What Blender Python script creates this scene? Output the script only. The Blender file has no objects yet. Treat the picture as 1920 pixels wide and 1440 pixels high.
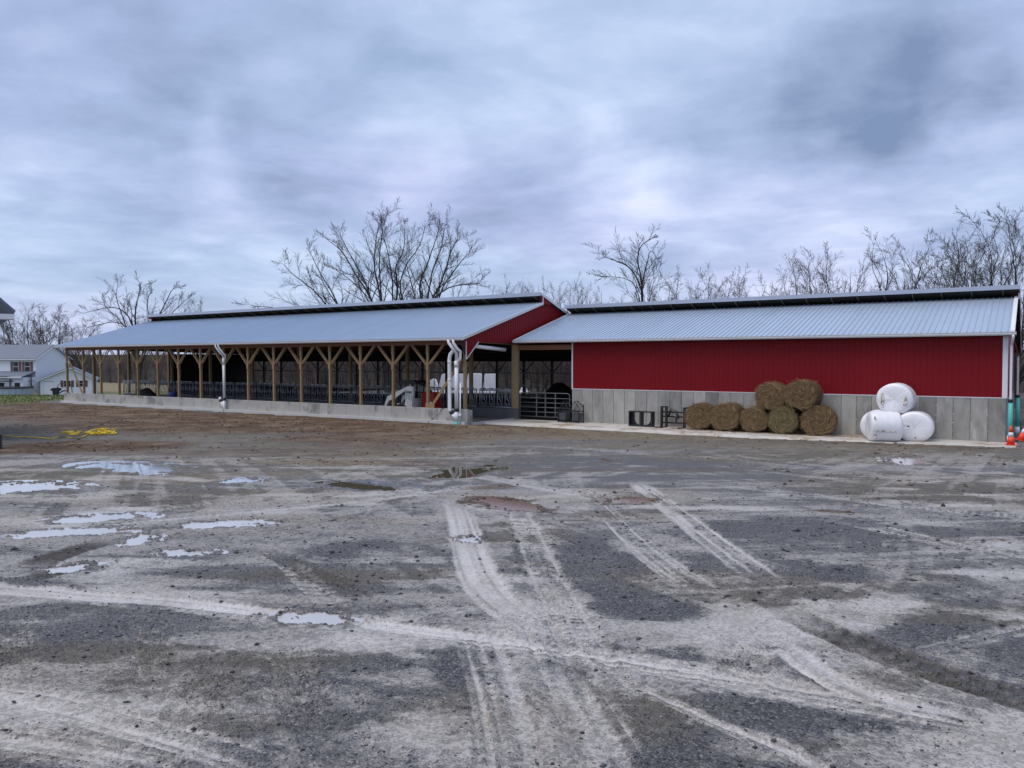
import bpy, math, random
import numpy as np
from mathutils import Vector, Matrix

# ------------------------------------------------------------------ camera
SC = bpy.context.scene
COL = SC.collection
F, TH, HOR, CH = 1474.265, math.radians(33.533), 678.689, 3.057
PIT = math.atan((720 - HOR) / F)
CT, ST = math.cos(TH), math.sin(TH)
cam_d = bpy.data.cameras.new('camera')
cam = bpy.data.objects.new('camera', cam_d)
COL.objects.link(cam)
cam.location = (0, 0, CH)
cam.rotation_euler = (math.pi / 2 - PIT, 0, TH)
cam_d.sensor_width = 36
cam_d.lens = 36 * F / 1920
cam_d.clip_start = 0.1
cam_d.clip_end = 5000
SC.camera = cam

# ------------------------------------------------------------------ exposure
SC.view_settings.view_transform = 'Standard'
SC.view_settings.look = 'None'
SC.view_settings.exposure = 0.5
SC.view_settings.gamma = 1.0
SC.view_settings.use_curve_mapping = False

# ------------------------------------------------------------------ sky
SUN_EL, SUN_AZ = math.radians(64), math.radians(215)     # behind and left of the camera, veiled by cloud
W = bpy.data.worlds.new('World'); SC.world = W; W.use_nodes = True


class NT:
    """small node helper"""
    def __init__(s, tree):
        s.t = tree; s.n = tree.nodes; s.l = tree.links
        s.n.clear()

    def N(s, typ, ins=None, **kw):
        nd = s.n.new(typ)
        for k, v in kw.items():
            setattr(nd, k, v)
        for k, v in (ins or {}).items():
            s.put(nd.inputs[k], v)
        return nd

    def put(s, sock, v):
        if isinstance(v, bpy.types.Node):
            v = v.outputs[0]
        if isinstance(v, bpy.types.NodeSocket):
            s.l.new(v, sock)
        else:
            if hasattr(sock.default_value, '__len__') and not hasattr(v, '__len__'):
                v = (v,) * len(sock.default_value)
            if hasattr(v, '__len__') and sock.type == 'RGBA' and len(v) == 3:
                v = (*v, 1)
            sock.default_value = v

    def m(s, op, a, b=0.0, c=0.0, clamp=False):
        return s.N('ShaderNodeMath', {0: a, 1: b, 2: c}, operation=op, use_clamp=clamp).outputs[0]

    def vm(s, op, a, b=(0, 0, 0)):
        return s.N('ShaderNodeVectorMath', {0: a, 1: b}, operation=op)

    def noise(s, vec, scale, detail=4, rough=.5, dist=0.0, out=0):
        return s.N('ShaderNodeTexNoise', {'Vector': vec, 'Scale': scale, 'Detail': detail, 'Roughness': rough,
                                          'Distortion': dist}).outputs[out]

    def mix(s, f, a, b, blend='MIX'):
        nd = s.n.new('ShaderNodeMix'); nd.data_type = 'RGBA'; nd.blend_type = blend
        s.put(nd.inputs[0], f); s.put(nd.inputs[6], a); s.put(nd.inputs[7], b)
        return nd.outputs[2]

    def ss(s, v, a, b, o0=0.0, o1=1.0):
        nd = s.N('ShaderNodeMapRange', {0: v, 1: a, 2: b, 3: o0, 4: o1}, interpolation_type='SMOOTHSTEP')
        return nd.outputs[0]

    def ramp(s, v, stops):
        nd = s.n.new('ShaderNodeValToRGB')
        e = nd.color_ramp.elements
        while len(e) < len(stops):
            e.new(.5)
        for q, (p, c) in zip(e, stops):
            q.position = p; q.color = (*c, 1)
        s.put(nd.inputs[0], v)
        return nd.outputs[0]


def raydir(px, py):
    u = (px - 960) / F; v = (720 - py) / F
    dh = math.cos(PIT) + v * math.sin(PIT); dz = -math.sin(PIT) + v * math.cos(PIT)
    return np.array([CT * u - ST * dh, ST * u + CT * dh, dz])


w = NT(W.node_tree)
tc = w.N('ShaderNodeTexCoord')
dirv = tc.outputs['Generated']
sep = w.N('ShaderNodeSeparateXYZ', {0: dirv})
zz = w.m('MAXIMUM', sep.outputs[2], 0.0)
den = w.m('ADD', zz, 0.125)
flat = w.N('ShaderNodeCombineXYZ', {0: w.m('DIVIDE', sep.outputs[0], den), 1: w.m('DIVIDE', sep.outputs[1], den), 2: 0.0})
n0 = w.noise(w.vm('ADD', flat, (9, 2, 0)), .42, 3, .5, .2)
n1 = w.noise(w.vm('ADD', flat, (17.3, 4.1, 0)), 1.45, 7, .50, .35)
n2 = w.noise(w.vm('ADD', flat, (31, 7, 3)), 4.4, 9, .60, .35)
n3 = w.noise(w.vm('ADD', flat, (3, 71, 9)), .30, 2, .5)
base = w.m('ADD', w.m('ADD', w.m('MULTIPLY', n1, .52), w.m('MULTIPLY', n2, .20)), w.m('MULTIPLY', n0, .28))
warp = w.vm('ADD', dirv, w.vm('SCALE', w.vm('SUBTRACT', w.noise(dirv, 5.0, 5, .55, 0, 1), (.5, .5, .5)).outputs[0]).outputs[0])
warp.inputs[1].links[0].from_node.inputs[3].default_value = .22
# cloud bodies standing in the sky: direction, size, brightness
acc = base
for (px, py, rad, amt) in ((1610, 130, .11, -.105), (1830, 190, .15, -.075), (1490, 160, .05, -.03), (300, 318, .08, .07),
                           (420, 318, .07, .07), (1235, 345, .05, .05), (1120, 365, .07, .07), (750, 345, .09, .07), (330, 190, .12, -.05),
                           (130, 420, .2, -.05), (1400, 300, .10, -.06), (1500, 440, .12, .06), (600, 290, .10, -.06), (1850, 400, .10, .07),
                           (60, 520, .12, .05), (500, 470, .1, .03), (1700, 20, .12, -.04)):
    d = raydir(px, py); d = d / np.linalg.norm(d)
    dist = w.vm('DISTANCE', warp.outputs[0], tuple(d)).outputs['Value']
    g = w.ss(dist, rad * 1.35, rad * .55)
    acc = w.m('MULTIPLY_ADD', g, amt, acc)
cloud = w.ramp(acc, [(.27, (.15, .205, .335)), (.36, (.222, .285, .425)), (.445, (.285, .355, .525)), (.53, (.36, .43, .61)), (.69, (.54, .605, .77))])
lav = w.mix(w.ss(n3, .42, .62), (1.06, .985, 1.03), (.97, 1.01, 1.0))
cloud = w.mix(1.0, cloud, lav, 'MULTIPLY')
hz = w.ss(sep.outputs[2], .16, 0.0)
cloud = w.mix(w.m('MULTIPLY', hz, .35), cloud, (.44, .51, .64))
sky = w.N('ShaderNodeTexSky', sky_type='NISHITA')
sky.sun_disc = False; sky.sun_elevation = SUN_EL; sky.sun_rotation = SUN_AZ
skyc = w.mix(1.0, sky.outputs[0], (.10, .10, .10), 'MULTIPLY')
allc = w.mix(.93, skyc, cloud)
bg = w.N('ShaderNodeBackground', {'Color': allc, 'Strength': 1.03})
wo = w.N('ShaderNodeOutputWorld', {'Surface': bg})

# ------------------------------------------------------------------ sun, soft behind the overcast
sd = bpy.data.lights.new('sun', 'SUN'); so = bpy.data.objects.new('sun', sd); COL.objects.link(so)
sd.energy = 1.5; sd.angle = math.radians(50); sd.color = (1, .92, .79)
sdir = Vector((math.sin(SUN_AZ) * math.cos(SUN_EL), math.cos(SUN_AZ) * math.cos(SUN_EL), math.sin(SUN_EL)))
so.rotation_euler = sdir.to_track_quat('Z', 'Y').to_euler()

# ------------------------------------------------------------------ helpers
R = random.Random(7)


def tag(o, label=None, cat=None, group=None, kind=None):
    if label: o['label'] = label
    if cat: o['category'] = cat
    if group: o['group'] = group
    if kind: o['kind'] = kind
    return o


def empty(name, loc=(0, 0, 0), rz=0, **kw):
    o = bpy.data.objects.new(name, None); COL.objects.link(o)
    o.location = loc; o.rotation_euler = (0, 0, rz); o.empty_display_size = .2
    return tag(o, **kw)


def link(name, me, mat=None, parent=None, loc=None, rot=None):
    o = bpy.data.objects.new(name, me); COL.objects.link(o)
    if mat is not None and not me.materials: me.materials.append(mat)
    if parent is not None: o.parent = parent
    if loc is not None: o.location = loc
    if rot is not None: o.rotation_euler = rot
    return o


class MB:
    def __init__(s): s.v = []; s.f = []; s.sm = []

    def add(s, vs, fs, smooth=False):
        b = len(s.v); s.v += [tuple(p) for p in vs]
        s.f += [tuple(i + b for i in q) for q in fs]; s.sm += [smooth] * len(fs)
        return s

    def box(s, x0, x1, y0, y1, z0, z1):
        return s.add([(x0, y0, z0), (x1, y0, z0), (x1, y1, z0), (x0, y1, z0), (x0, y0, z1), (x1, y0, z1), (x1, y1, z1), (x0, y1, z1)],
                     [(0, 3, 2, 1), (4, 5, 6, 7), (0, 1, 5, 4), (1, 2, 6, 5), (2, 3, 7, 6), (3, 0, 4, 7)])

    def bev(s, x0, x1, y0, y1, z0, z1, b=.01):
        """box with chamfered front (-y) edges"""
        vs = [(x0 + b, y0, z0 + b), (x1 - b, y0, z0 + b), (x1 - b, y0, z1 - b), (x0 + b, y0, z1 - b),
              (x0, y0 + b, z0), (x1, y0 + b, z0), (x1, y0 + b, z1), (x0, y0 + b, z1),
              (x0, y1, z0), (x1, y1, z0), (x1, y1, z1), (x0, y1, z1)]
        fs = [(0, 1, 2, 3), (4, 5, 1, 0), (5, 6, 2, 1), (6, 7, 3, 2), (7, 4, 0, 3), (4, 8, 9, 5), (5, 9, 10, 6), (6, 10, 11, 7), (7, 11, 8, 4), (8, 11, 10, 9)]
        return s.add(vs, fs)

    def bar(s, p, q, a, b=None, up=(0, 0, 1)):
        b = a if b is None else b
        p = Vector(p); q = Vector(q); d = (q - p).normalized(); u = Vector(up)
        if abs(d.dot(u)) > .98: u = Vector((0, 1, 0))
        r = d.cross(u).normalized() * (a / 2); t = r.cross(d).normalized() * (b / 2)
        vs = []
        for c in (p, q):
            vs += [c - r - t, c + r - t, c + r + t, c - r + t]
        return s.add(vs, [(0, 1, 2, 3), (7, 6, 5, 4), (0, 4, 5, 1), (1, 5, 6, 2), (2, 6, 7, 3), (3, 7, 4, 0)])

    def tube(s, pts, r, n=10, caps=True):
        pts = [Vector(p) for p in pts]
        rs = r if hasattr(r, '__len__') else [r] * len(pts)
        vs = []; prev = None
        for i, p in enumerate(pts):
            d = (pts[min(i + 1, len(pts) - 1)] - pts[max(i - 1, 0)]).normalized()
            if prev is None:
                u = Vector((0, 0, 1)) if abs(d.z) < .9 else Vector((1, 0, 0))
                a = d.cross(u).normalized()
            else:
                a = (prev - d * prev.dot(d)).normalized()
            prev = a; b = d.cross(a)
            for k in range(n):
                t = 2 * math.pi * k / n
                vs.append(p + (a * math.cos(t) + b * math.sin(t)) * rs[i])
        fs = []
        for i in range(len(pts) - 1):
            for k in range(n):
                k2 = (k + 1) % n
                fs.append((i * n + k, i * n + k2, (i + 1) * n + k2, (i + 1) * n + k))
        b0 = len(s.v)
        s.add(vs, fs, True)
        if caps:
            s.f.append(tuple(b0 + k for k in reversed(range(n)))); s.sm.append(False)
            e = b0 + (len(pts) - 1) * n
            s.f.append(tuple(e + k for k in range(n))); s.sm.append(False)
        return s

    def prism(s, poly, axis, a, b):
        """extrude 2-d polygon; axis 'x': poly=(y,z), 'y': poly=(x,z), 'z': poly=(x,y)"""
        def P(u, v, w_):
            return {'x': (w_, u, v), 'y': (u, w_, v), 'z': (u, v, w_)}[axis]
        n = len(poly)
        vs = [P(u, v, a) for u, v in poly] + [P(u, v, b) for u, v in poly]
        fs = [tuple(range(n)), tuple(reversed(range(n, 2 * n)))]
        fs += [(i, i + n, (i + 1) % n + n, (i + 1) % n) for i in range(n)]
        return s.add(vs, fs)

    def mesh(s, name):
        me = bpy.data.meshes.new(name)
        me.from_pydata(s.v, [], s.f)
        me.polygons.foreach_set('use_smooth', s.sm)
        me.update()
        import bmesh
        bm = bmesh.new(); bm.from_mesh(me); bmesh.ops.recalc_face_normals(bm, faces=bm.faces); bm.to_mesh(me); bm.free()
        return me

    def build(s, name, mat, parent=None, loc=None, rot=None):
        return link(name, s.mesh(name), mat, parent, loc, rot)


def npmesh(name, V, Fc, smooth=False):
    """fast mesh from numpy verts and (n,k) faces"""
    me = bpy.data.meshes.new(name)
    V = np.asarray(V, np.float32); Fc = np.asarray(Fc, np.int32)
    k = Fc.shape[1]
    me.vertices.add(len(V)); me.vertices.foreach_set('co', V.ravel())
    me.loops.add(Fc.size); me.loops.foreach_set('vertex_index', Fc.ravel())
    me.polygons.add(len(Fc)); me.polygons.foreach_set('loop_start', np.arange(0, Fc.size, k, dtype=np.int32))
    me.polygons.foreach_set('loop_total', np.full(len(Fc), k, np.int32))
    if smooth: me.polygons.foreach_set('use_smooth', np.ones(len(Fc), bool))
    me.update(calc_edges=True)
    return me


# value noise in numpy ------------------------------------------------
def _h(ix, iy, seed):
    n = (ix.astype(np.int64) * 374761393 + iy.astype(np.int64) * 668265263 + seed * 1442695041) & 0xFFFFFFFF
    n = ((n ^ (n >> 13)) * 1274126177) & 0xFFFFFFFF
    n = (n ^ (n >> 16)) & 0xFFFFFF
    return n / float(0xFFFFFF)


def vnoise(x, y, seed=0):
    x = np.asarray(x, float); y = np.asarray(y, float)
    ix = np.floor(x); iy = np.floor(y); fx = x - ix; fy = y - iy
    fx = fx * fx * (3 - 2 * fx); fy = fy * fy * (3 - 2 * fy)
    ix = ix.astype(np.int64); iy = iy.astype(np.int64)
    a = _h(ix, iy, seed); b = _h(ix + 1, iy, seed); c = _h(ix, iy + 1, seed); d = _h(ix + 1, iy + 1, seed)
    return (a * (1 - fx) + b * fx) * (1 - fy) + (c * (1 - fx) + d * fx) * fy


def fbm(x, y, octs=4, seed=0, gain=.5):
    t = 0; a = 1; s = 0
    for i in range(octs):
        t = t + a * vnoise(x * 2 ** i + 13.7 * i, y * 2 ** i - 7.1 * i, seed + i); s += a; a *= gain
    return t / s


def sst(a, b, x):
    t = np.clip((x - a) / (b - a), 0, 1)
    return t * t * (3 - 2 * t)


# pixel of the photograph -> point on a known plane of the place
def atY(px, py, Y): d = raydir(px, py); return d * (Y / d[1]) + np.array([0, 0, CH])
def atS(px, py, S):
    d = raydir(px, py); return d * (S / (-ST * d[0] + CT * d[1])) + np.array([0, 0, CH])


# ------------------------------------------------------------------ materials
MATS = {}


def pmat(name, col, rough=.6, metal=0.0, var=.0, scale=6.0, bump=0.0, bscale=40.0, obj_var=0.0, stretch=(1, 1, 1), spec=.5, detail=5, dirt=None):
    """plain procedural surface: colour with fine mottling, per-object variation and relief"""
    m = bpy.data.materials.new(name); m.use_nodes = True
    t = NT(m.node_tree)
    co = t.N('ShaderNodeTexCoord').outputs['Object']
    mp = t.N('ShaderNodeMapping', {'Vector': co, 'Scale': stretch})
    info = t.N('ShaderNodeObjectInfo')
    rnd = info.outputs['Random']
    off = t.N('ShaderNodeCombineXYZ', {0: t.m('MULTIPLY', rnd, 37.0), 1: t.m('MULTIPLY', rnd, 91.0), 2: t.m('MULTIPLY', rnd, 13.0)})
    vec = t.vm('ADD', mp.outputs[0], off.outputs[0]).outputs[0]
    n = t.noise(vec, scale, detail, .6)
    k = t.m('MULTIPLY_ADD', t.m('SUBTRACT', n, .5), var * 2.4, 1.0)
    k = t.m('MULTIPLY_ADD', t.m('SUBTRACT', rnd, .5), obj_var * 2, k)
    c = t.mix(1.0, col, t.N('ShaderNodeCombineColor', {0: k, 1: k, 2: k}).outputs[0], 'MULTIPLY')
    if dirt:
        dn = t.ss(t.noise(vec, dirt[1], 6, .65), dirt[2], dirt[3])
        c = t.mix(dn, c, dirt[0])
    p = t.N('ShaderNodeBsdfPrincipled', {'Base Color': c, 'Roughness': t.m('MULTIPLY_ADD', n, .15, rough - .07), 'Metallic': metal, 'Specular IOR Level': spec})
    if bump:
        b = t.N('ShaderNodeBump', {'Height': t.noise(vec, bscale, 4, .6), 'Strength': bump, 'Distance': .02})
        t.l.new(b.outputs[0], p.inputs['Normal'])
    t.N('ShaderNodeOutputMaterial', {'Surface': p})
    MATS[name] = m
    return m


M_roof = pmat('roof steel', (.42, .51, .62), .36, .35, .05, 1.2, obj_var=.025)
M_roof2 = pmat('roof cap steel', (.44, .49, .58), .34, .35, .05, 1.2)
M_red = pmat('red siding', (.195, .003, .008), .5, 0, .06, .8, obj_var=.03, spec=.22)
M_white = pmat('white trim', (.74, .75, .77), .4, 0, .05, 3)
M_gut = pmat('gutter white', (.66, .68, .70), .38, 0, .07, 2)
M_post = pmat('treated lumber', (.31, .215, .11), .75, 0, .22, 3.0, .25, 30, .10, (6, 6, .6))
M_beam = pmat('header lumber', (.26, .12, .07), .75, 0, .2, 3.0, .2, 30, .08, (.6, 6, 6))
M_rpost = pmat('rear lumber with painted shade', (.05, .042, .034), .85, 0, .25, 3)  # dark tone paints silhouette shade onto the rear posts and braces
M_deck = pmat('inner lumber with painted shade', (.03, .027, .024), .9, 0, .2, 2.0)  # near black: shade of the barn interior is put into this colour
M_conc = pmat('wall concrete', (.35, .345, .315), .85, 0, .5, 2.2, .3, 18, .28, (1, 1, .4), dirt=((.52, .51, .475), 1.5, .54, .74), spec=.25)
M_curb = pmat('curb concrete', (.42, .415, .385), .8, 0, .20, 1.3, .2, 18, .08, dirt=((.23, .23, .215), .9, .52, .64))
M_foot = pmat('footing concrete', (.55, .55, .53), .8, 0, .15, 2, .2, 20)
M_galv = pmat('galvanised tube', (.34, .36, .39), .4, .5, .12, 8, obj_var=.05)
M_galvd = pmat('weathered tube', (.16, .17, .18), .5, .4, .12, 8)
M_pvc = pmat('white pvc', (.78, .80, .82), .35, 0, .04, 4)
M_teal = pmat('teal pipe', (.09, .52, .46), .4, 0, .05, 4)
M_blk = pmat('black rubber', (.02, .02, .022), .55, 0, .15, 8)
M_bsteel = pmat('black steel', (.028, .028, .03), .45, .2, .2, 8)
M_hay = pmat('hay core', (.125, .082, .042), .95, 0, .45, 9, .9, 28, .12)
M_wrap = pmat('bale wrap', (.80, .81, .83), .28, 0, .05, 2.5, .22, 7, .02, dirt=((.55, .47, .36), 3.0, .66, .76))
M_poly = pmat('white polyethylene', (.82, .83, .85), .4, 0, .03, 3)
M_orange = pmat('cone orange', (.85, .06, .02), .45, 0, .05, 6)
M_yel = pmat('yellow rope', (.75, .55, .03), .6, 0, .15, 12)
M_skid = pmat('machine white', (.72, .71, .66), .45, 0, .08, 6, dirt=((.25, .21, .16), 5, .6, .75))
M_redm = pmat('red paint', (.30, .012, .012), .4, 0, .1, 6)
M_green = pmat('green decal', (.03, .17, .10), .5, 0, .05, 6)
M_glass = pmat('window glass', (.02, .025, .03), .08)
M_vinyl = pmat('white vinyl siding', (.80, .82, .85), .5, 0, .04, 2, .25, 3, stretch=(.1, .1, 9))
M_shing = pmat('grey house roof', (.13, .16, .205), .6, .0, .08, 1.5)
M_shut = pmat('maroon shutter', (.16, .07, .075), .6)
M_pool = pmat('pool wall', (.38, .45, .52), .5, .1, .1, 3)
M_dark = pmat('dark painted wood', (.035, .037, .045), .6, 0, .2, 5)
M_bark = pmat('bark', (.045, .038, .033), .9, 0, .3, 6, .0)
M_barkg = pmat('grey bark', (.085, .077, .07), .9, 0, .3, 6)
M_brush = pmat('winter brush', (.075, .06, .05), .95, 0, .4, 1.5)
M_hill = pmat('wooded bank', (.048, .043, .04), 1, 0, .6, 1.6, stretch=(1, 1, .25), spec=.05)
M_cable = pmat('black cable', (.02, .02, .02), .6)
M_tan = pmat('weathered pine', (.42, .35, .25), .8, 0, .2, 6)
M_feed = pmat('dark silage', (.022, .02, .017), .95, 0, .4, 4, .8, 12)
M_blue = pmat('blue plastic', (.02, .05, .22), .4)

# layout constants read from the photograph --------------------------------
BAY = 2.44
X16 = -24.216; X0 = X16 - 16 * BAY
Y1, Y2, YR = 32.15, 36.70, 49.2
CURB = .634
XR, XG = -.862, -20.47
B2 = -.126; C2 = 1.61


# ------------------------------------------------------------------ ground
def sdep(x, y): return -ST * x + CT * y
def slat(x, y): return CT * x + ST * y


def G(x, y):
    """graded yard: falls from the camera to the barn pads, then gently on past the left end"""
    x = np.asarray(x, float); y = np.asarray(y, float)
    s = sdep(x, y)
    a = 1.357 * (1 - s / 27.5)
    k = .22; b = -.135
    m = np.maximum(a, b) + np.log1p(np.exp(-np.abs(a - b) / k)) * k * np.clip(1 - np.maximum(s - 30, 0) / 8, 0, 1)
    m = np.minimum(m, 1.9)
    m = m - 1.95 * sst(70, 118, s) * sst(-60, -75, x)
    return m


def ground_at(px, py):
    d = raydir(px, py); lo = 1.0
    t = 2.0
    for i in range(4000):
        p = d * t
        if CH + p[2] <= float(G(p[0], p[1])): break
        t *= 1.004
    return d[0] * t, d[1] * t


def pwm(px, py, wpx, hpx):
    """pixel extent at a ground spot -> centre, lateral half-width, depth half-length"""
    x, y = ground_at(px, py); s = sdep(x, y)
    hh = CH - float(G(x, y))
    x1, y1 = ground_at(px, py - hpx * .5); x2, y2 = ground_at(px, py + hpx * .5)
    return x, y, wpx * s / F, max(abs(sdep(x1, y1) - sdep(x2, y2)), .05)


# polar sheet around the camera's foot point, dense where it is seen
rows = [0.0, 1.0, 1.8]
s_ = 2.3
while s_ < 46:
    rows.append(s_); s_ += max(.008, s_ * s_ / (786 * (1.75 + .035 * s_)) * .95)
while s_ < 2400:
    rows.append(s_); s_ *= 1.035 if s_ < 150 else 1.25
rows = np.array(rows)
half = math.radians(40)
tan_ = np.linspace(-math.tan(half), math.tan(half), 1000)
ang = np.concatenate([np.arctan(tan_), np.linspace(half, 2 * math.pi - half, 90)[1:-1]])
nc = len(ang)
RR, AA = np.meshgrid(rows, ang, indexing='ij')
# within the view rows are lines of constant depth; outside they bend into circles
cosA = np.cos(AA)
rad = np.where(np.abs(((AA + math.pi) % (2 * math.pi)) - math.pi) <= half + 1e-6, RR / np.maximum(cosA, .2), RR / math.cos(half))
lx = rad * np.sin(AA); ly = rad * np.cos(AA)
GX = CT * lx - ST * ly; GY = ST * lx + CT * ly
gx = GX.ravel(); gy = GY.ravel()
S = sdep(gx, gy); Lt = slat(gx, gy)
gz = G(gx, gy)

near = S < 60
wl = Lt + .5 * (fbm(Lt * .9, S * .9, 3, 5) - .5) * np.clip(S / 8, .3, 3)
wsn = S + .8 * (fbm(Lt * .5, S * .8, 3, 9) - .5) * np.clip(S / 8, .25, 2.5)


def splat(lst):
    out = np.zeros(len(gx))
    for (px, py, wp, hp, amt) in lst:
        x, y, a, b = pwm(px, py, wp, hp)
        l0 = slat(x, y); s0 = sdep(x, y)
        q = ((wl - l0) / a) ** 2 + ((wsn - s0) / b) ** 2
        out = np.maximum(out, amt * sst(1.25, .6, np.sqrt(q)))
    return out


brown = splat([(520, 794, 480, 20, 1), (880, 806, 200, 12, .8), (150, 838, 210, 14, 1), (300, 800, 260, 9, .8), (250, 776, 130, 5, .5), (720, 822, 220, 12, .9),
               (1000, 812, 150, 8, .6), (420, 850, 200, 8, .45), (700, 868, 180, 7, .6), (640, 845, 260, 10, .4), (940, 945, 75, 8, .9), (1150, 930, 60, 5, .5), (1580, 960, 45, 4, .8), (1140, 862, 16, 4, .8),
               (930, 915, 60, 6, .6), (1870, 1010, 30, 4, .6)])
straw = splat([(620, 866, 160, 9, .8), (930, 803, 180, 7, .7), (1250, 820, 320, 6, .7), (1560, 842, 260, 7, .4), (760, 850, 140, 8, .5), (1100, 808, 160, 6, .8),
               (560, 888, 200, 6, .45), (250, 900, 260, 8, .3), (880, 822, 200, 8, .5), (1300, 836, 300, 7, .35)])
olive = splat([(160, 895, 330, 22, .9), (420, 930, 380, 18, .7), (1760, 910, 300, 34, .75), (1600, 858, 420, 14, .9), (1240, 835, 320, 8, .5), (700, 880, 300, 14, .6),
               (1500, 1100, 180, 26, .55), (1080, 1330, 260, 60, .55), (1350, 1110, 120, 22, .6), (1640, 1290, 160, 22, .5), (420, 1350, 140, 40, .4), (850, 1330, 120, 60, .4)])
dark = splat([(1120, 1060, 95, 70, 1), (1190, 1130, 120, 36, 1), (1330, 1010, 90, 18, .5), (1460, 1062, 190, 26, 1), (1500, 985, 220, 20, .8), (700, 1045, 160, 28, .9), (180, 1195, 160, 44, .8),
              (480, 1270, 260, 44, .75), (860, 1240, 60, 40, 1), (1280, 1232, 70, 20, 1), (1560, 1335, 240, 30, .8), (1210, 1395, 90, 50, .8), (1830, 1190, 160, 50, .8),
              (1180, 870, 320, 16, .7), (980, 1030, 40, 40, .9), (1500, 1250, 60, 14, .6), (820, 1100, 60, 20, .8), (350, 1060, 130, 14, .6), (620, 1230, 200, 18, .5),
              (1700, 1010, 160, 14, .6), (540, 1075, 120, 16, .7), (300, 752, 220, 5, 1), (130, 760, 60, 5, 1), (560, 828, 120, 5, .8), (650, 835, 160, 5, .6)])

vd = Y1 - gy + 3.5 * (fbm(gx * .16, gy * .35, 4, 91) - .5)
zx = sst(-82, -74, gx) * sst(-19, -25, gx)
brown = np.maximum(brown, sst(.5, 1.4, vd) * sst(13, 7, vd + np.clip((-40 - gx) * -.12, -6, 6)) * zx)
olive = np.maximum(olive, .85 * sst(6, 10, vd) * sst(24, 15, vd) * sst(-90, -75, gx) * sst(-8, -18, gx))
ve = 33.5 - gy + 1.6 * (fbm(gx * .4, gy * .8, 4, 95) - .5); zx2 = sst(-27, -23, gx) * sst(2, -2, gx)
straw = np.maximum(straw, .75 * sst(-.6, .1, ve) * sst(2.6, .8, ve) * zx2 * sst(.35, .6, fbm(gx * .5, gy * 1.5, 3, 96)))
brown = np.maximum(brown, .75 * sst(.2, 1.0, ve) * sst(4.5, 2.2, ve) * zx2 * sst(.38, .62, fbm(gx * .35, gy * .9, 3, 97)))
olive = np.maximum(olive, .9 * sst(.0, 1.0, ve) * sst(9, 4, ve) * zx2)
olive = np.maximum(olive, .6 * sst(.48, .64, fbm(Lt * .4, S * .8, 4, 181)))
fb1 = fbm(Lt * .55, S * 1.1, 4, 21); fb2 = fbm(Lt * 2.2, S * 2.6, 4, 31); fb3 = fbm(Lt * 9, S * 9, 3, 41)
mud = np.clip(.68 + (fb1 - .5) * 1.9 + (fb2 - .5) * 1.0, 0, 1) * .85
for k_, (an_, am_) in enumerate(((.12, .34), (1.0, .26), (2.0, .26), (-.25, .30), (1.55, .2))):
    u_ = Lt * math.cos(an_) + S * math.sin(an_); v_ = -Lt * math.sin(an_) + S * math.cos(an_)
    v_ = v_ + .5 * (vnoise(u_ * .12, v_ * .12, 300 + k_) - .5) * 4
    ln0 = vnoise(u_ * .16, v_ * 3.4, 310 + k_) * .6 + vnoise(u_ * .3, v_ * 11.0, 320 + k_) * .4
    zone = sst(.42, .62, vnoise(u_ * .13, v_ * .22, 330 + k_))
    mud = mud + 1.5 * am_ * zone * (sst(.40, .72, ln0) * 1.5 - .55)
mud = np.clip(mud, 0, 1)
mud *= .35 + .65 * sst(30, 17, S)
mud = np.maximum(mud, splat([(560, 1000, 380, 40, .62), (200, 990, 260, 36, .75), (1150, 930, 300, 14, .75), (980, 940, 220, 26, .8), (1050, 1240, 200, 36, .8), (150, 1370, 260, 60, .7),
                             (1330, 905, 260, 6, .5), (1650, 960, 240, 12, .5), (700, 1130, 120, 16, .5), (1760, 1330, 200, 40, .6), (700, 1400, 260, 60, .45), (1890, 1090, 60, 40, .7), (1620, 1040, 200, 14, .45),
                             (1040, 1290, 130, 90, .72), (1040, 1400, 150, 70, .7), (1000, 1130, 90, 60, .55), (1180, 1010, 160, 50, .4), (1330, 1040, 120, 40, .45)]))
dark *= .45 + .75 * sst(.30, .62, fbm(Lt * 1.3, S * 1.6, 4, 141))
mud = np.clip(mud - dark * .75, 0, 1)
sheen = sst(.50, .70, fb1 * .5 + fbm(Lt * .8, S * 1.7, 4, 171) * .5) * sst(24, 14, S) * (1 - dark)


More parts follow.
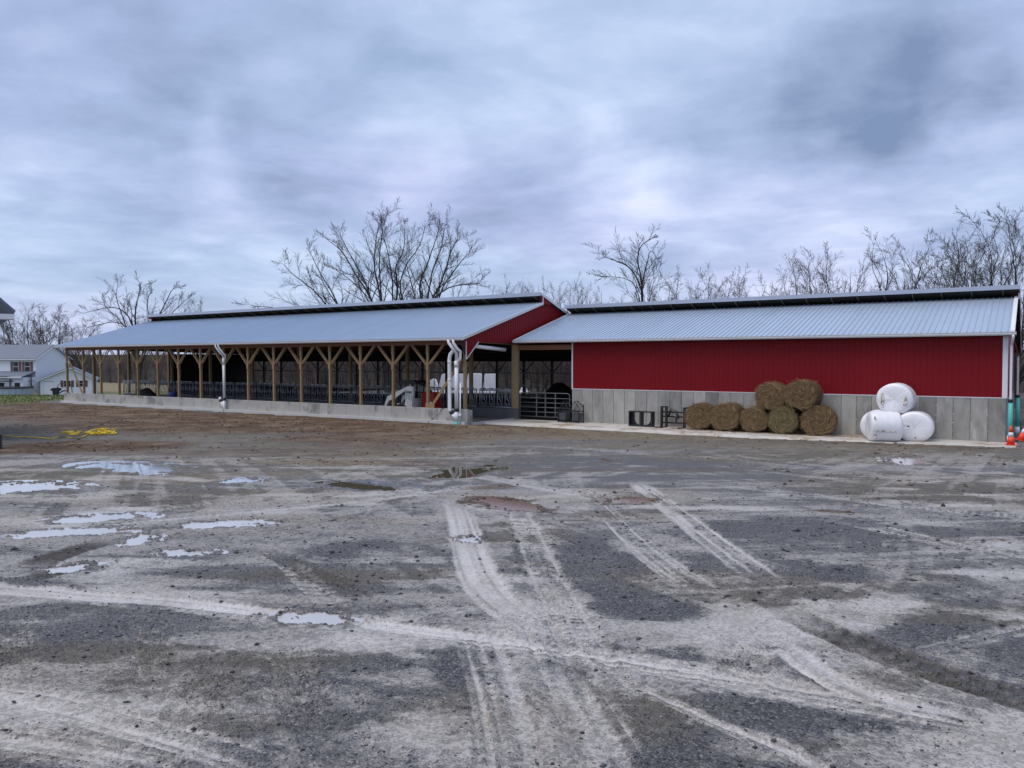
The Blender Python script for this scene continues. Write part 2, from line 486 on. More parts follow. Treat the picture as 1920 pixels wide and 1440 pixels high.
# wheel tracks: points in the photograph, width in metres, kind of surface, tread
TR = [
    ([(850, 930), (868, 985), (884, 1050), (915, 1115), (985, 1168), (1085, 1212), (1200, 1246)], .43, 1.0, 'rib'),
    ([(-420, 1070), (0, 1108), (320, 1132), (520, 1157), (700, 1177), (860, 1198), (1010, 1220), (1210, 1250), (1500, 1300), (1920, 1378), (2350, 1470)], .44, 1.0, 'rib'),
    ([(950, 925), (985, 985), (1015, 1060), (1048, 1130), (1082, 1200), (1140, 1300), (1230, 1440)], .42, .6, 'bar'),
    ([(1080, 905), (1140, 962), (1228, 1048), (1330, 1112), (1420, 1170)], .44, .62, 'rib'),
    ([(1180, 895), (1250, 948), (1330, 1010), (1420, 1075), (1500, 1140)], .46, .78, 'rib'),
    ([(1430, 1122), (1560, 1190), (1700, 1242), (1930, 1318), (2200, 1420)], .36, -.9, 'lug'),
    ([(1370, 1186), (1470, 1202), (1545, 1262), (1620, 1300), (1760, 1335), (2000, 1380)], .38, .95, 'rib'),
    ([(1570, 1195), (1690, 1256), (1790, 1298)], .30, .6, 'rib'),
    ([(880, 1140), (905, 1222), (940, 1320), (965, 1450), (975, 1600)], .36, .62, 'rib'),
    ([(1000, 1140), (1040, 1225), (1090, 1325), (1160, 1450), (1210, 1600)], .36, .6, 'rib'),
    ([(1100, 1262), (1240, 1312), (1400, 1382), (1560, 1450), (1700, 1510)], .14, .8, 'rib'),
    ([(-300, 1250), (0, 1312), (150, 1342), (300, 1382), (470, 1440), (650, 1500)], .40, .9, 'rib'),
    ([(-200, 1370), (0, 1395), (200, 1425), (400, 1480)], .3, .8, 'rib'),
    ([(40, 1072), (120, 1036), (230, 1008)], .40, -1.0, 'lug'),
    ([(40, 1092), (130, 1066), (210, 1050)], .30, -.8, 'lug'),
    ([(480, 1025), (620, 1088), (720, 1150)], .28, -.5, 'rib'),
    ([(520, 1040), (570, 1080), (640, 1150)], .30, .55, 'lug'),
    ([(330, 1390), (385, 1300), (430, 1240)], .34, .28, 'bar'),
    ([(640, 1420), (560, 1300), (530, 1210)], .34, .18, 'bar'),
    ([(-200, 1030), (0, 1010), (200, 985), (450, 962), (760, 930), (950, 900)], .55, .6, 'rib'),
    ([(60, 985), (300, 955), (600, 925)], .4, .5, 'rib'),
    ([(1180, 960), (1100, 930), (960, 905), (830, 880)], .6, .6, 'rib'),
    ([(1360, 1300), (1400, 1230), (1420, 1190)], .34, .35, 'bar'),
    ([(2100, 1140), (1920, 1180), (1760, 1220), (1560, 1260)], .26, .45, 'rib'),
    ([(1480, 960), (1650, 990), (1920, 1050), (2200, 1120)], .5, .55, 'rib'),
    ([(1300, 905), (1500, 925), (1700, 950), (1920, 970), (2200, 1000)], .5, .5, 'rib'),
    ([(20, 1150), (30, 1230), (10, 1300)], .3, .3, 'bar'),
    ([(270, 1160), (290, 1230), (300, 1290)], .3, .2, 'bar'),
    ([(1600, 880), (1750, 870), (1920, 880)], .8, .35, 'rib'),
    ([(700, 850), (900, 835), (1100, 840), (1300, 860)], .9, .3, 'rib'),
]
relief = np.zeros(len(gx)); wet = np.zeros(len(gx)); darkmud = np.zeros(len(gx))
wet = np.maximum(wet, .55 * sheen); mud = np.maximum(mud, .75 * sheen)
vis = np.where((S > 1.5) & (S < 40))[0]
vx, vy = gx[vis], gy[vis]
for ti, (pts, wid, amt, kind) in enumerate(TR):
    P = np.array([ground_at(*p) for p in pts])
    # smooth the polyline
    for _ in range(2):
        Q = [P[0]]
        for a, b in zip(P[:-1], P[1:]):
            Q += [a * .75 + b * .25, a * .25 + b * .75]
        Q.append(P[-1]); P = np.array(Q)
    best = np.full(len(vx), 1e9); side = np.zeros(len(vx)); along = np.zeros(len(vx)); acc_l = 0.0
    bb = (vx > P[:, 0].min() - wid) & (vx < P[:, 0].max() + wid) & (vy > P[:, 1].min() - wid) & (vy < P[:, 1].max() + wid)
    ii = np.where(bb)[0]
    if not len(ii): continue
    bx, by = vx[ii], vy[ii]
    bd = np.full(len(ii), 1e9); bs = np.zeros(len(ii)); ba = np.zeros(len(ii)); endd = np.zeros(len(ii))
    tot = sum(np.linalg.norm(b - a) for a, b in zip(P[:-1], P[1:]))
    for a, b in zip(P[:-1], P[1:]):
        d = b - a; L_ = np.linalg.norm(d)
        if L_ < 1e-6: continue
        d = d / L_
        tt = np.clip((bx - a[0]) * d[0] + (by - a[1]) * d[1], 0, L_)
        ox = bx - a[0] - d[0] * tt; oy = by - a[1] - d[1] * tt
        dd = np.hypot(ox, oy); sgn = ox * -d[1] + oy * d[0]
        k = dd < bd
        bd[k] = dd[k]; bs[k] = sgn[k]; ba[k] = (acc_l + tt)[k]
        acc_l += L_
    gi = vis[ii]
    edge = wid / 2 * (1 + .30 * (fb2[gi] - .5) + .22 * (fb3[gi] - .5))
    mk = sst(1.22, .72, bd / edge) * sst(0, min(2.2, tot * .35), ba) * sst(0, min(2.2, tot * .35), tot - ba)
    patch = sst(.22, .46, fbm(ba * .9 + ti * 17, bs * 3 + ti, 3, 60 + ti))
    u = bs / (wid / 2)
    if kind == 'lug':
        tr = sst(-.1, .35, np.sin((ba * 6.2832 / .17) + np.abs(u) * 4.0)) * sst(1.0, .8, np.abs(u))
    elif kind == 'bar':
        tr = sst(.0, .4, np.sin(ba * 6.2832 / .085)) * sst(.2, .5, np.abs(np.sin(u * 4.7))) * .8
    else:
        tr = sst(.25, .75, vnoise(u * 5.5, ba * .35, 80 + ti))
    lod = sst(26, 9, S[gi])
    if amt > 0:
        mud[gi] = np.maximum(mud[gi] * (1 - .4 * mk), mk * amt * (.6 + .4 * patch) * (1 - .5 * tr * lod))
        wet[gi] = np.maximum(wet[gi], mk * amt * (.35 + .65 * patch) * (1 - .6 * tr * lod) * .9)
        dark[gi] *= 1 - mk
    else:
        mud[gi] *= 1 - mk * .9
        darkmud[gi] = np.maximum(darkmud[gi], mk * -amt * (.6 + .4 * patch))
    rim = np.exp(-((bd / edge - 1.08) / .18) ** 2)
    relief[gi] += (-.016 * mk + .015 * mk * tr + .009 * rim * (.3 + fb3[gi])) * lod * (1.5 if amt < 0 else 1)

# general roughness of the yard
relief += (fb2 - .5) * .022 * np.clip(near, 0, 1) * sst(1, 3, S) * sst(40, 25, S)
clod = np.clip(fbm(Lt * 28, S * 28, 2, 51) - .55, 0, 1) * sst(12, 6, S)
relief += (fb3 - .5) * .012 * (1 - .75 * mud) * sst(20, 8, S) + clod * .03 * (1 - .8 * mud)
relief += (fbm(Lt * 1.6, S * 2.4, 3, 77) - .5) * .09 * np.maximum(brown, .5 * olive) * sst(60, 40, S) * sst(31.6, 30.4, gy)

# puddles: level water standing in hollows.  px, py, half-width px, half-height px, tilt px, water kind
PUD = [
    (50, 914, 92, 8, 3, 'silt', 'bright round puddle at the left edge below the brown dirt'),
    (255, 878, 95, 6, 6, 'clear', 'long pale blue puddle below the yellow rope'),
    (455, 902, 34, 4, 1, 'clear', 'small pale puddle in the gravel below the brown strip'),
    (190, 972, 95, 7, -3, 'silt', 'wide shallow puddle with floating clods left of centre'),
    (110, 1000, 150, 7, -5, 'silt', 'longest white puddle streak above the dark ruts'),
    (420, 984, 95, 6, -4, 'silt', 'pale puddle streak right of the long white puddle'),
    (262, 1013, 44, 9, -3, 'silt', 'oval puddle at the end of the dark rut'),
    (352, 1038, 60, 6, -1, 'silt', 'flat puddle below and right of the dark rut'),
    (130, 1066, 62, 7, -6, 'silt', 'slanted puddle between the two dark ruts'),
    (585, 1162, 72, 12, 5, 'silt', 'glossy puddle on the light track left of centre'),
    (872, 886, 48, 9, 2, 'dark', 'dark puddle mirroring the white downpipes'),
    (690, 912, 85, 6, 4, 'dark', 'brown water puddle left of the mirrored downpipes'),
    (950, 946, 62, 6, 9, 'rust', 'rusty brown puddle trail in front of the barn corner'),
    (1178, 940, 48, 4, -2, 'rust', 'narrow tan puddle right of the rusty trail'),
    (1700, 866, 38, 5, 0, 'silt', 'white puddle in front of the wrapped bales'),
    (880, 1012, 26, 5, 0, 'silt', 'small pool at the top of the curved light track'),
]
pud_info = []
soak = np.zeros(len(gx))
for (px, py, wp, hp, tilt, kd, lab) in PUD:
    x, y, a, b = pwm(px, py, wp, hp)
    xa, ya = ground_at(px - wp, py - tilt); xb, yb = ground_at(px + wp, py + tilt)
    ex = np.array([xb - xa, yb - ya]); a = np.linalg.norm(ex) / 2; ex = ex / (2 * a)
    ey = np.array([-ex[1], ex[0]])
    lvl = float(G(x, y)) - .004
    ux = (gx - x) * ex[0] + (gy - y) * ex[1]; uy = (gx - x) * ey[0] + (gy - y) * ey[1]
    sel = (np.abs(ux) < a * 1.9) & (np.abs(uy) < b * 2.6)
    q = np.sqrt((ux[sel] / a) ** 2 + (uy[sel] / b) ** 2)
    q = q * 1.06 + 2.3 * (fbm(ux[sel] / a * 2.8 + px, uy[sel] / b * 1.5, 5, px, .65) - .5)
    bl = sst(1.6, 1.0, q)
    tgt = lvl + .020 * sst(.80, 1.05, q) - .016 * sst(.95, .6, q) + .016 * (fb3[sel] - .5)
    cur = gz[sel] + relief[sel]
    relief[sel] = cur * (1 - bl) + tgt * bl - gz[sel]
    rimm = sst(1.5, 1.0, q)
    if kd == 'rust':
        brown[sel] = np.maximum(brown[sel], rimm * .9)
    else:
        mud[sel] = np.maximum(mud[sel] * (1 - .5 * rimm), rimm * (.55 if kd == 'silt' else .4)); brown[sel] *= 1 - rimm
    wet[sel] = np.maximum(wet[sel] * (1 - rimm), .12 * rimm); soak[sel] = np.maximum(soak[sel], sst(1.45, 1.0, q))
    pud_info.append((x, y, a, b, ex, ey, lvl, kd, lab))

la = np.array(ground_at(-40, 765)); lb = np.array(ground_at(112, 750)); ld = (lb - la) / np.linalg.norm(lb - la); ln_ = np.array([-ld[1], ld[0]])
lawn_d = (gx - la[0]) * ln_[0] + (gy - la[1]) * ln_[1]
grass = sst(-1.2, .8, lawn_d + 3 * (fb1 - .5)) * sst(X0 - 1.0, X0 - 2.5, gx) * sst(45, 50, S)
field = sst(125, 140, S)
back = sst(48.5, 50, gy) * sst(-75, -70, gx)
darkmud = np.maximum(darkmud, back); mud *= 1 - back
mud = np.clip(mud * (1 - brown * .8) * (1 - straw * .6) * sst(60, 40, S), 0, 1)
Z = gz + relief * sst(58, 44, S)
# keep the sheet under the barn floors and apron
inb = ((gx > X0 - .2) & (gx < XR + .4) & (gy > Y1 + .1) & (gy < YR + .5)) | ((gx > X16 - .1) & (gx < XR + .3) & (gy > 34.4) & (gy < YR))
Z = np.where(inb, np.minimum(Z, -.22), Z)
V = np.stack([gx, gy, Z], 1)
nr = len(rows)
I = np.arange(nr * nc).reshape(nr, nc)
J = np.roll(I, -1, axis=1)
Fq = np.stack([I[:-1], I[1:], J[1:], J[:-1]], -1).reshape(-1, 4)[:, ::-1]
gme = npmesh('ground', V, Fq, True)
for nm, chans in (('mA', (mud, brown, straw)), ('mB', (olive, wet, grass)), ('mC', (dark, darkmud, field)), ('mD', (soak, soak, soak))):
    at = gme.attributes.new(nm, 'FLOAT_COLOR', 'POINT')
    arr = np.ones((len(gx), 4), np.float32)
    for i, c_ in enumerate(chans): arr[:, i] = c_
    at.data.foreach_set('color', arr.ravel())

gm = bpy.data.materials.new('yard ground'); gm.use_nodes = True
t = NT(gm.node_tree)
co = t.N('ShaderNodeTexCoord').outputs['Object']
A = t.N('ShaderNodeSeparateColor', {0: t.N('ShaderNodeAttribute', attribute_name='mA').outputs['Color']}).outputs
B = t.N('ShaderNodeSeparateColor', {0: t.N('ShaderNodeAttribute', attribute_name='mB').outputs['Color']}).outputs
C = t.N('ShaderNodeSeparateColor', {0: t.N('ShaderNodeAttribute', attribute_name='mC').outputs['Color']}).outputs
D = t.N('ShaderNodeSeparateColor', {0: t.N('ShaderNodeAttribute', attribute_name='mD').outputs['Color']}).outputs
vo = t.N('ShaderNodeTexVoronoi', {'Vector': co, 'Scale': 66.0, 'Randomness': 1.0})
vr = t.N('ShaderNodeSeparateColor', {0: vo.outputs['Color']}).outputs[0]
vo2 = t.N('ShaderNodeTexVoronoi', {'Vector': co, 'Scale': 27.0})
vr2 = t.N('ShaderNodeSeparateColor', {0: vo2.outputs['Color']}).outputs[1]
nA = t.noise(co, 2.6, 8, .68); nB = t.noise(co, 13, 8, .72); nC = t.noise(co, 75, 4, .65)
nD = t.noise(co, .8, 5, .6)
stone = t.ramp(vr, [(0, (.022, .023, .026)), (.5, (.088, .090, .094)), (.82, (.19, .19, .188)), (1, (.48, .475, .46))])
stone2 = t.ramp(vr2, [(0, (.034, .036, .042)), (.6, (.10, .105, .113)), (1, (.24, .243, .243))])
grav = t.mix(.4, stone, stone2)
grav = t.mix(t.ss(nB, .40, .68), grav, (.14, .132, .12))
grav = t.mix(t.m('MULTIPLY', t.ss(nA, .45, .7), .35), grav, (.19, .185, .178))
grav = t.mix(t.m('MULTIPLY', C[0], .6), grav, t.mix(.45, stone, (.035, .039, .047)))
oli = t.mix(nB, (.13, .115, .085), (.26, .235, .185))
oli = t.mix(t.ss(nC, .45, .75), oli, (.07, .062, .05))
oli = t.mix(t.m('MULTIPLY', t.ss(nD, .5, .68), .6), oli, (.25, .225, .18))
out = t.mix(t.m('MULTIPLY', B[0], t.ss(nA, .2, .55)), grav, oli)
brn = t.mix(t.ss(nB, .3, .7), (.095, .058, .036), (.19, .125, .08))
nE = t.noise(t.vm('ADD', co, (50, 9, 0)).outputs[0], .55, 8, .7)
brn = t.mix(t.m('MULTIPLY', t.ss(nE, .46, .62), .75), brn, (.28, .215, .15))
brn = t.mix(t.m('MULTIPLY', t.ss(nE, .46, .34), .8), brn, (.065, .042, .028))
brn = t.mix(t.ss(nC, .5, .8), brn, (.055, .038, .028))
out = t.mix(t.m('MULTIPLY', A[1], t.ss(t.m('ADD', nA, t.m('MULTIPLY', A[1], .6)), .42, .72)), out, brn)
stw = t.mix(nB, (.20, .155, .085), (.38, .31, .19))
out = t.mix(t.m('MULTIPLY', A[2], t.ss(nA, .36, .62)), out, stw)
mudc = t.mix(t.m('MULTIPLY', nB, .9), (.25, .235, .21), (.50, .475, .44))
mudc = t.mix(t.m('MULTIPLY', B[1], 1.0, clamp=True), mudc, t.mix(nA, (.50, .48, .455), (.70, .68, .655)))
mudc = t.mix(t.ss(nD, .45, .7), mudc, t.mix(.5, mudc, (.36, .33, .28)))
mudc = t.mix(t.m('MULTIPLY', t.ss(nC, .54, .70), t.m('MULTIPLY_ADD', B[1], -.4, .72)), mudc, (.075, .07, .065))
# mud is broken by stones working through it
nmix = t.m('ADD', t.m('ADD', t.m('MULTIPLY', nB, .42), t.m('MULTIPLY', nC, .30)), t.m('MULTIPLY', nA, .28))
mm = t.m('MULTIPLY_ADD', B[1], .75, t.m('MULTIPLY_ADD', A[0], 1.20, t.m('MULTIPLY', t.m('SUBTRACT', nmix, .5), 5.6)))
mfac = t.ss(mm, .18, 1.05)
poke = t.m('MULTIPLY', t.ss(vr2, .70, .80), t.m('MULTIPLY_ADD', B[1], -.50, .62))
poke = t.m('MAXIMUM', poke, t.m('MULTIPLY', t.ss(vr, .66, .76), t.m('MULTIPLY_ADD', B[1], -.45, .66)))
mfac = t.m('MULTIPLY', mfac, t.m('SUBTRACT', 1.0, poke))
out = t.mix(mfac, out, mudc)
out = t.mix(t.m('MULTIPLY', C[1], t.ss(nB, .2, .5)), out, t.mix(nC, (.035, .03, .024), (.10, .088, .07)))
gr = t.mix(nB, (.085, .12, .03), (.19, .20, .075))
gr = t.mix(t.ss(nD, .55, .75), gr, (.17, .15, .07))
out = t.mix(B[2], out, gr)
out = t.mix(C[2], out, t.mix(t.noise(co, .06, 3), (.17, .15, .085), (.25, .22, .125)))
rough = t.m('SUBTRACT', t.m('MULTIPLY_ADD', nB, .3, .40), t.m('MULTIPLY', mfac, .10))
rough = t.m('ADD', rough, t.m('MULTIPLY', t.m('MAXIMUM', A[1], B[0]), .3))
rough = t.m('SUBTRACT', rough, t.m('MULTIPLY', t.m('MULTIPLY', B[1], mfac), t.ss(nA, .62, .35, .10, .24)))
out = t.mix(t.m('MULTIPLY', D[0], .55), out, t.mix(1.0, out, (.42, .41, .40), 'MULTIPLY'))
rough = t.m('SUBTRACT', rough, t.m('MULTIPLY', D[0], .2))
rough = t.m('MAXIMUM', rough, .16)
rough = t.m('MAXIMUM', rough, t.m('MULTIPLY', t.m('MAXIMUM', B[2], C[2]), .9))
hgt = t.m('ADD', t.m('MULTIPLY', t.m('SUBTRACT', .5, vo.outputs['Distance']), t.m('MULTIPLY_ADD', mfac, -.85, 1.0)), t.m('MULTIPLY', nC, t.m('MULTIPLY_ADD', mfac, -.35, .8)))
hgt = t.m('ADD', hgt, t.m('MULTIPLY', nB, 1.4))
bmp0 = t.N('ShaderNodeBump', {'Height': nA, 'Strength': t.m('MULTIPLY_ADD', t.m('ADD', A[1], B[0]), .5, .18, clamp=True), 'Distance': .16})
bmp = t.N('ShaderNodeBump', {'Normal': bmp0, 'Height': hgt, 'Strength': t.m('MULTIPLY_ADD', t.m('MULTIPLY', B[1], mfac), -.75, 1.0), 'Distance': .02})
pr = t.N('ShaderNodeBsdfPrincipled', {'Base Color': out, 'Roughness': rough, 'Normal': bmp, 'Specular IOR Level': t.m('MULTIPLY_ADD', t.m('MAXIMUM', A[1], B[0]), -.25, .42)})
t.N('ShaderNodeOutputMaterial', {'Surface': pr})
tag(link('ground', gme, gm), 'wet grey gravel yard with light mud wheel tracks and brown dirt', kind='structure')

# water --------------------------------------------------------------------


def water(name, col, rough):
    m = bpy.data.materials.new(name); m.use_nodes = True
    q = NT(m.node_tree)
    c0 = q.N('ShaderNodeTexCoord').outputs['Object']
    n = q.noise(c0, 1.6, 5, .6)
    c1 = q.mix(n, tuple(c * .8 for c in col), tuple(min(1, c * 1.2) for c in col))
    b = q.N('ShaderNodeBump', {'Height': q.noise(c0, 5, 2), 'Strength': .02, 'Distance': .01})
    p = q.N('ShaderNodeBsdfPrincipled', {'Base Color': c1, 'Roughness': rough, 'IOR': 1.45, 'Normal': b, 'Specular IOR Level': .6})
    q.N('ShaderNodeOutputMaterial', {'Surface': p})
    return m


WAT = {'silt': water('silty water', (.46, .46, .47), .05), 'clear': water('pale water', (.34, .38, .44), .04), 'dark': water('still brown water', (.085, .075, .05), .015),
       'rust': water('rusty water', (.19, .105, .06), .06)}
for (x, y, a, b, ex, ey, lvl, kd, lab) in pud_info:
    mb = MB(); n = 40
    vs = [(0, 0, 0)]
    for k in range(n):
        an = 2 * math.pi * k / n; rr = 1.28
        p = ex * (a * rr * math.cos(an)) + ey * (b * rr * math.sin(an))
        vs.append((p[0], p[1], 0))
    mb.add(vs, [(0, k + 1, (k + 1) % n + 1) for k in range(n)])
    tag(mb.build('puddle', WAT[kd], loc=(x, y, lvl)), lab, kind='structure')

# concrete apron along the right barn --------------------------------------
am = pmat('apron concrete', (.52, .50, .46), .7, 0, .2, 1.2, .25, 12, dirt=((.30, .235, .15), .75, .48, .66))
mb = MB()
nx, ny = 90, 8
xs = np.linspace(X16 + .08, XR + .55, nx); vs = []
for j in range(ny):
    for i, xx in enumerate(xs):
        if j == ny - 1: yy = Y2 + .05
        else: yy = 33.55 + (Y2 - 33.55) * j / (ny - 1)
        if j == 0: yy += .5 * (float(fbm(xx * .7, 3., 3, 5)) - .5) + .25 * (float(fbm(xx * 3, 9., 2, 6)) - .5)
        vs.append((xx, yy, B2 + .006 if j else B2 - .14))
fs = [(j * nx + i, j * nx + i + 1, (j + 1) * nx + i + 1, (j + 1) * nx + i) for j in range(ny - 1) for i in range(nx - 1)]
mb.add(vs, fs)
tag(mb.build('apron', am), 'pale straw-stained concrete apron along the red barn', kind='structure')


# ------------------------------------------------------------------ barns
def rib_panel(width, run, rise, rib=.034):
    """one sheet of ribbed roofing, eave at the origin, running up +y"""
    prof = []
    n = 4; st = width / n
    for k in range(n):
        b = k * st
        prof += [(b, 0), (b + .010, rib), (b + .036, rib), (b + .046, 0)]
    prof.append((width - .002, 0))
    m = len(prof)
    L_ = math.hypot(run, rise); ny, nz = -rise / L_, run / L_
    vs = []
    for (yy, zz_) in ((0, 0), (run, rise)):
        for (u, hh) in prof:
            vs.append((u, yy + ny * hh, zz_ + nz * hh))
    low = len(vs)
    for (yy, zz_) in ((0, 0), (run, rise)):
        for u in (0, width - .002):
            vs.append((u, yy - ny * .006, zz_ - nz * .006))
    fs = [(i, i + 1, m + i + 1, m + i) for i in range(m - 1)]
    fs += [(low, low + 2, low + 3, low + 1)]
    fs += [tuple([low] + [low + 1] + [m - 1 - i for i in range(m)])]
    mb = MB(); mb.add(vs, fs)
    return mb


def wall_panel(width, poly_top, z0, rib=.009):
    """one sheet of vertical ribbed siding facing -y, bottom at z0, top given at both sides"""
    prof = []
    n = 4; st = width / n
    for k in range(n):
        b = k * st
        prof += [(b, 0), (b + .012, -rib), (b + .036, -rib), (b + .048, 0)]
    prof.append((width - .002, 0))
    zl, zr = poly_top
    vs = [(u, d, z0) for u, d in prof] + [(u, d, zl + (zr - zl) * u / width) for u, d in prof]
    m = len(prof)
    fs = [(i, i + 1, m + i + 1, m + i) for i in range(m - 1)]
    low = len(vs)
    vs += [(0, .008, z0), (width - .002, .008, z0), (width - .002, .008, zr), (0, .008, zl)]
    fs += [(low, low + 3, low + 2, low + 1)]
    mb = MB(); mb.add(vs, fs)
    return mb


def gutter_mesh(x0, x1, y, z):
    """K-style gutter: y is the wall side, z its bottom"""
    p = [(y, z), (y - .09, z), (y - .125, z + .05), (y - .125, z + .105), (y - .14, z + .12), (y - .14, z + .135), (y - .115, z + .135), (y - .10, z + .03), (y - .015, z + .03), (y - .015, z + .135), (y, z + .135)]
    mb = MB(); mb.prism(p, 'x', x0, x1)
    return mb


PW = .9144
# ---- long open barn
barn = empty('open_barn', (X0, Y1, 0), label='long open-sided pole barn with pale steel roof and tan wooden posts', cat='barn')
BX, BY = X0, Y1                      # barn-local origin
LEN = X16 - X0


def P(mb, name, mat, parent=barn, org=(X0, Y1, 0)):
    """build a part given in world coordinates under a thing standing at org"""
    return mb.build(name, mat, parent, loc=(-org[0], -org[1], -org[2]) if parent.parent is None else None)


def part(parent, org, name, mb, mat):
    return mb.build(name, mat, parent, loc=tuple(-c for c in org))


BO = (X0, Y1, 0)
M_tail = pmat('grey rafter lumber', (.10, .085, .068), .85, 0, .2, 3)
M_bed2 = pmat('worn alley concrete', (.13, .12, .105), .85, 0, .3, 2, .3, 10, spec=.2)
M_feedc = pmat('dark grey feed curb', (.13, .13, .125), .85, 0, .3, 2, spec=.2)  # darker grey than the front curb, over the whole feed curb
# floor and curb
part(barn, BO, 'floor_slab', MB().box(X0 - .1, X16 + .12, Y1 + .05, YR + .2, -.9, -.085), M_foot)
part(barn, BO, 'footing', MB().box(X0 - .45, X16 + .22, Y1 - .30, Y1 + .3, -.5, .012), M_foot)
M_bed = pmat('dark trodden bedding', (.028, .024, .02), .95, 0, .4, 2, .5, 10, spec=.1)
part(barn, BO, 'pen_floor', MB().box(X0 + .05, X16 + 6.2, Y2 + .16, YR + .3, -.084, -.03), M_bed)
part(barn, BO, 'alley_floor', MB().box(X0 + .05, X16 + .0, Y1 + .16, Y2 - .16, -.084, -.06), M_bed2)
curb = part(barn, BO, 'curb', MB().box(X0 - .12, X16 + .12, Y1 - .04, Y1 + .13, .013, CURB - .02), M_curb)
jx = [195, 277, 365, 421, 465, 509, 537, 565, 579, 601, 616, 652, 675, 704, 722, 736, 789, 799, 822]
xs = [X0 - .30] + [atY(q, 760, Y1)[0] for q in jx] + [X16 - .02, X16 + .2]
for a, b in zip(xs[:-1], xs[1:]):
    mb = MB(); mb.bev(a + .004, b - .004, -.075, -.041, .014, CURB, .008)
    mb.box(a + .004, b - .004, -.041 + .003, .15, CURB - .018, CURB)
    o = mb.build('curb_block', M_curb, curb, loc=(0, Y1, 0))
# front posts and braces
post_me = MB(); post_me.box(-.06, .06, -.03, .07, CURB + .001, 4.0); post_me.box(-.085, .085, -.055, -.031, 2.62, 2.98); post_me.box(-.075, .075, -.05, -.031, 3.45, 3.98)
post_me.box(-.06, .06, .071, .12, CURB + .001, 2.95)
post_me = post_me.mesh('post')
br_me = MB().bar((.09, -.045, 2.93), (1.08, -.045, 3.95), .07, .035, up=(0, 1, 0)); br_me.bar((.09, .09, 2.93), (1.08, .09, 3.95), .07, .035, up=(0, 1, 0))
br_me = br_me.mesh('brace')
br_me2 = MB().bar((-.09, -.045, 2.93), (-1.08, -.045, 3.95), .07, .035, up=(0, 1, 0)); br_me2.bar((-.09, .09, 2.93), (-1.08, .09, 3.95), .07, .035, up=(0, 1, 0))
br_me2 = br_me2.mesh('brace')
for i in range(17):
    x = i * BAY
    link('post', post_me, M_post, barn, (x, 0, 0))
    if i < 16: link('brace', br_me, M_post, barn, (x, 0, 0)) if i > 0 else None
    if i > 0 and i < 16: link('brace', br_me2, M_post, barn, (x, 0, 0))
part(barn, BO, 'wind_brace', MB().bar((X0 + .12, Y1 + .02, 3.55), (X0 + BAY - .25, Y1 + .02, CURB + .05), .14, .05, up=(0, 1, 0)), M_post)
mb = MB().bar((X16 - BAY + .28, Y1 + .02, CURB + .12), (X16 - .15, Y1 + .02, 3.2), .15, .05, up=(0, 1, 0)); mb.box(X16 - BAY - .1, X16 - BAY + .5, Y1 - .06, Y1 - .032, CURB + .001, CURB + .26)
part(barn, BO, 'wind_brace', mb, M_post)
# header and fascia
part(barn, BO, 'header_beam', MB().box(X0 - .1, X16 + .1, Y1 - .03, Y1 + .1, 3.951, 4.22), M_beam)
# roof: front slope
E1Y, E1Z = Y1 - .5, 4.30
RY, RZ = 39.42, 6.54
run, rise = RY - E1Y, RZ - E1Z
rx0, rx1 = X0 - .62, X16 + .30
npan = round((rx1 - rx0) / PW); pw = (rx1 - rx0) / npan
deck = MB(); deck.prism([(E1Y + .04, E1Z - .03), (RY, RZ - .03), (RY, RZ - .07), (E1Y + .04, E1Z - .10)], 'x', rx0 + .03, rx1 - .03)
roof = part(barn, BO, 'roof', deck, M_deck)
pme = rib_panel(pw, run, rise).mesh('roof_panel')
for i in range(npan):
    link('roof_panel', pme, M_roof, roof, (rx0 + i * pw, E1Y, E1Z))
# raised back slope over the ridge vent
UZ = 7.06; UY = RY - .35
RE = (YR + .5, 3.75)
deck = MB(); deck.prism([(UY, UZ - .02), (RE[0], RE[1]), (RE[0], RE[1] - .08), (UY, UZ - .12)], 'x', rx0 + .5, rx1)
up = part(barn, BO, 'vent_roof', deck, M_deck)
nb = npan
pme2 = rib_panel((rx1 - rx0 - .5) / nb, RE[0] - UY, RE[1] - UZ).mesh('roof_panel')
for i in range(nb):
    link('roof_panel', pme2, M_roof, up, (rx0 + .5 + i * (rx1 - rx0 - .5) / nb, UY, UZ))
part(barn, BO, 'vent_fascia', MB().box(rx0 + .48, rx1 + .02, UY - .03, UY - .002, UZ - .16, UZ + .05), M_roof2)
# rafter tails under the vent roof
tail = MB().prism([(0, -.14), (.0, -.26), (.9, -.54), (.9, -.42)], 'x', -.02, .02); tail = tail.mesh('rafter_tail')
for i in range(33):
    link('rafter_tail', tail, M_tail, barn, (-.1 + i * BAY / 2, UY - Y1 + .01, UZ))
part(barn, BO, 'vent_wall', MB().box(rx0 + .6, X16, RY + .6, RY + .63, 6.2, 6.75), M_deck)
# gable end, red steel in sheets.  outline in (y, z)
gab = part(barn, BO, 'gable', MB().prism([(Y1 - .45, 4.13), (Y1 + .0, 3.3), (Y1 + 1.05, 4.13), (YR, 4.0), (YR, 3.8), (RY - .05, UZ - .1), (RY - .05, RZ - .12), (Y1 - .45, E1Z - .08)], 'x', X16 + .05, X16 + .10), M_deck)


def gtop(y):
    return (E1Z + (y - E1Y) * rise / run - .02) if y < RY - .06 else UZ + (y - UY) * (RE[1] - UZ) / (RE[0] - UY) - .02


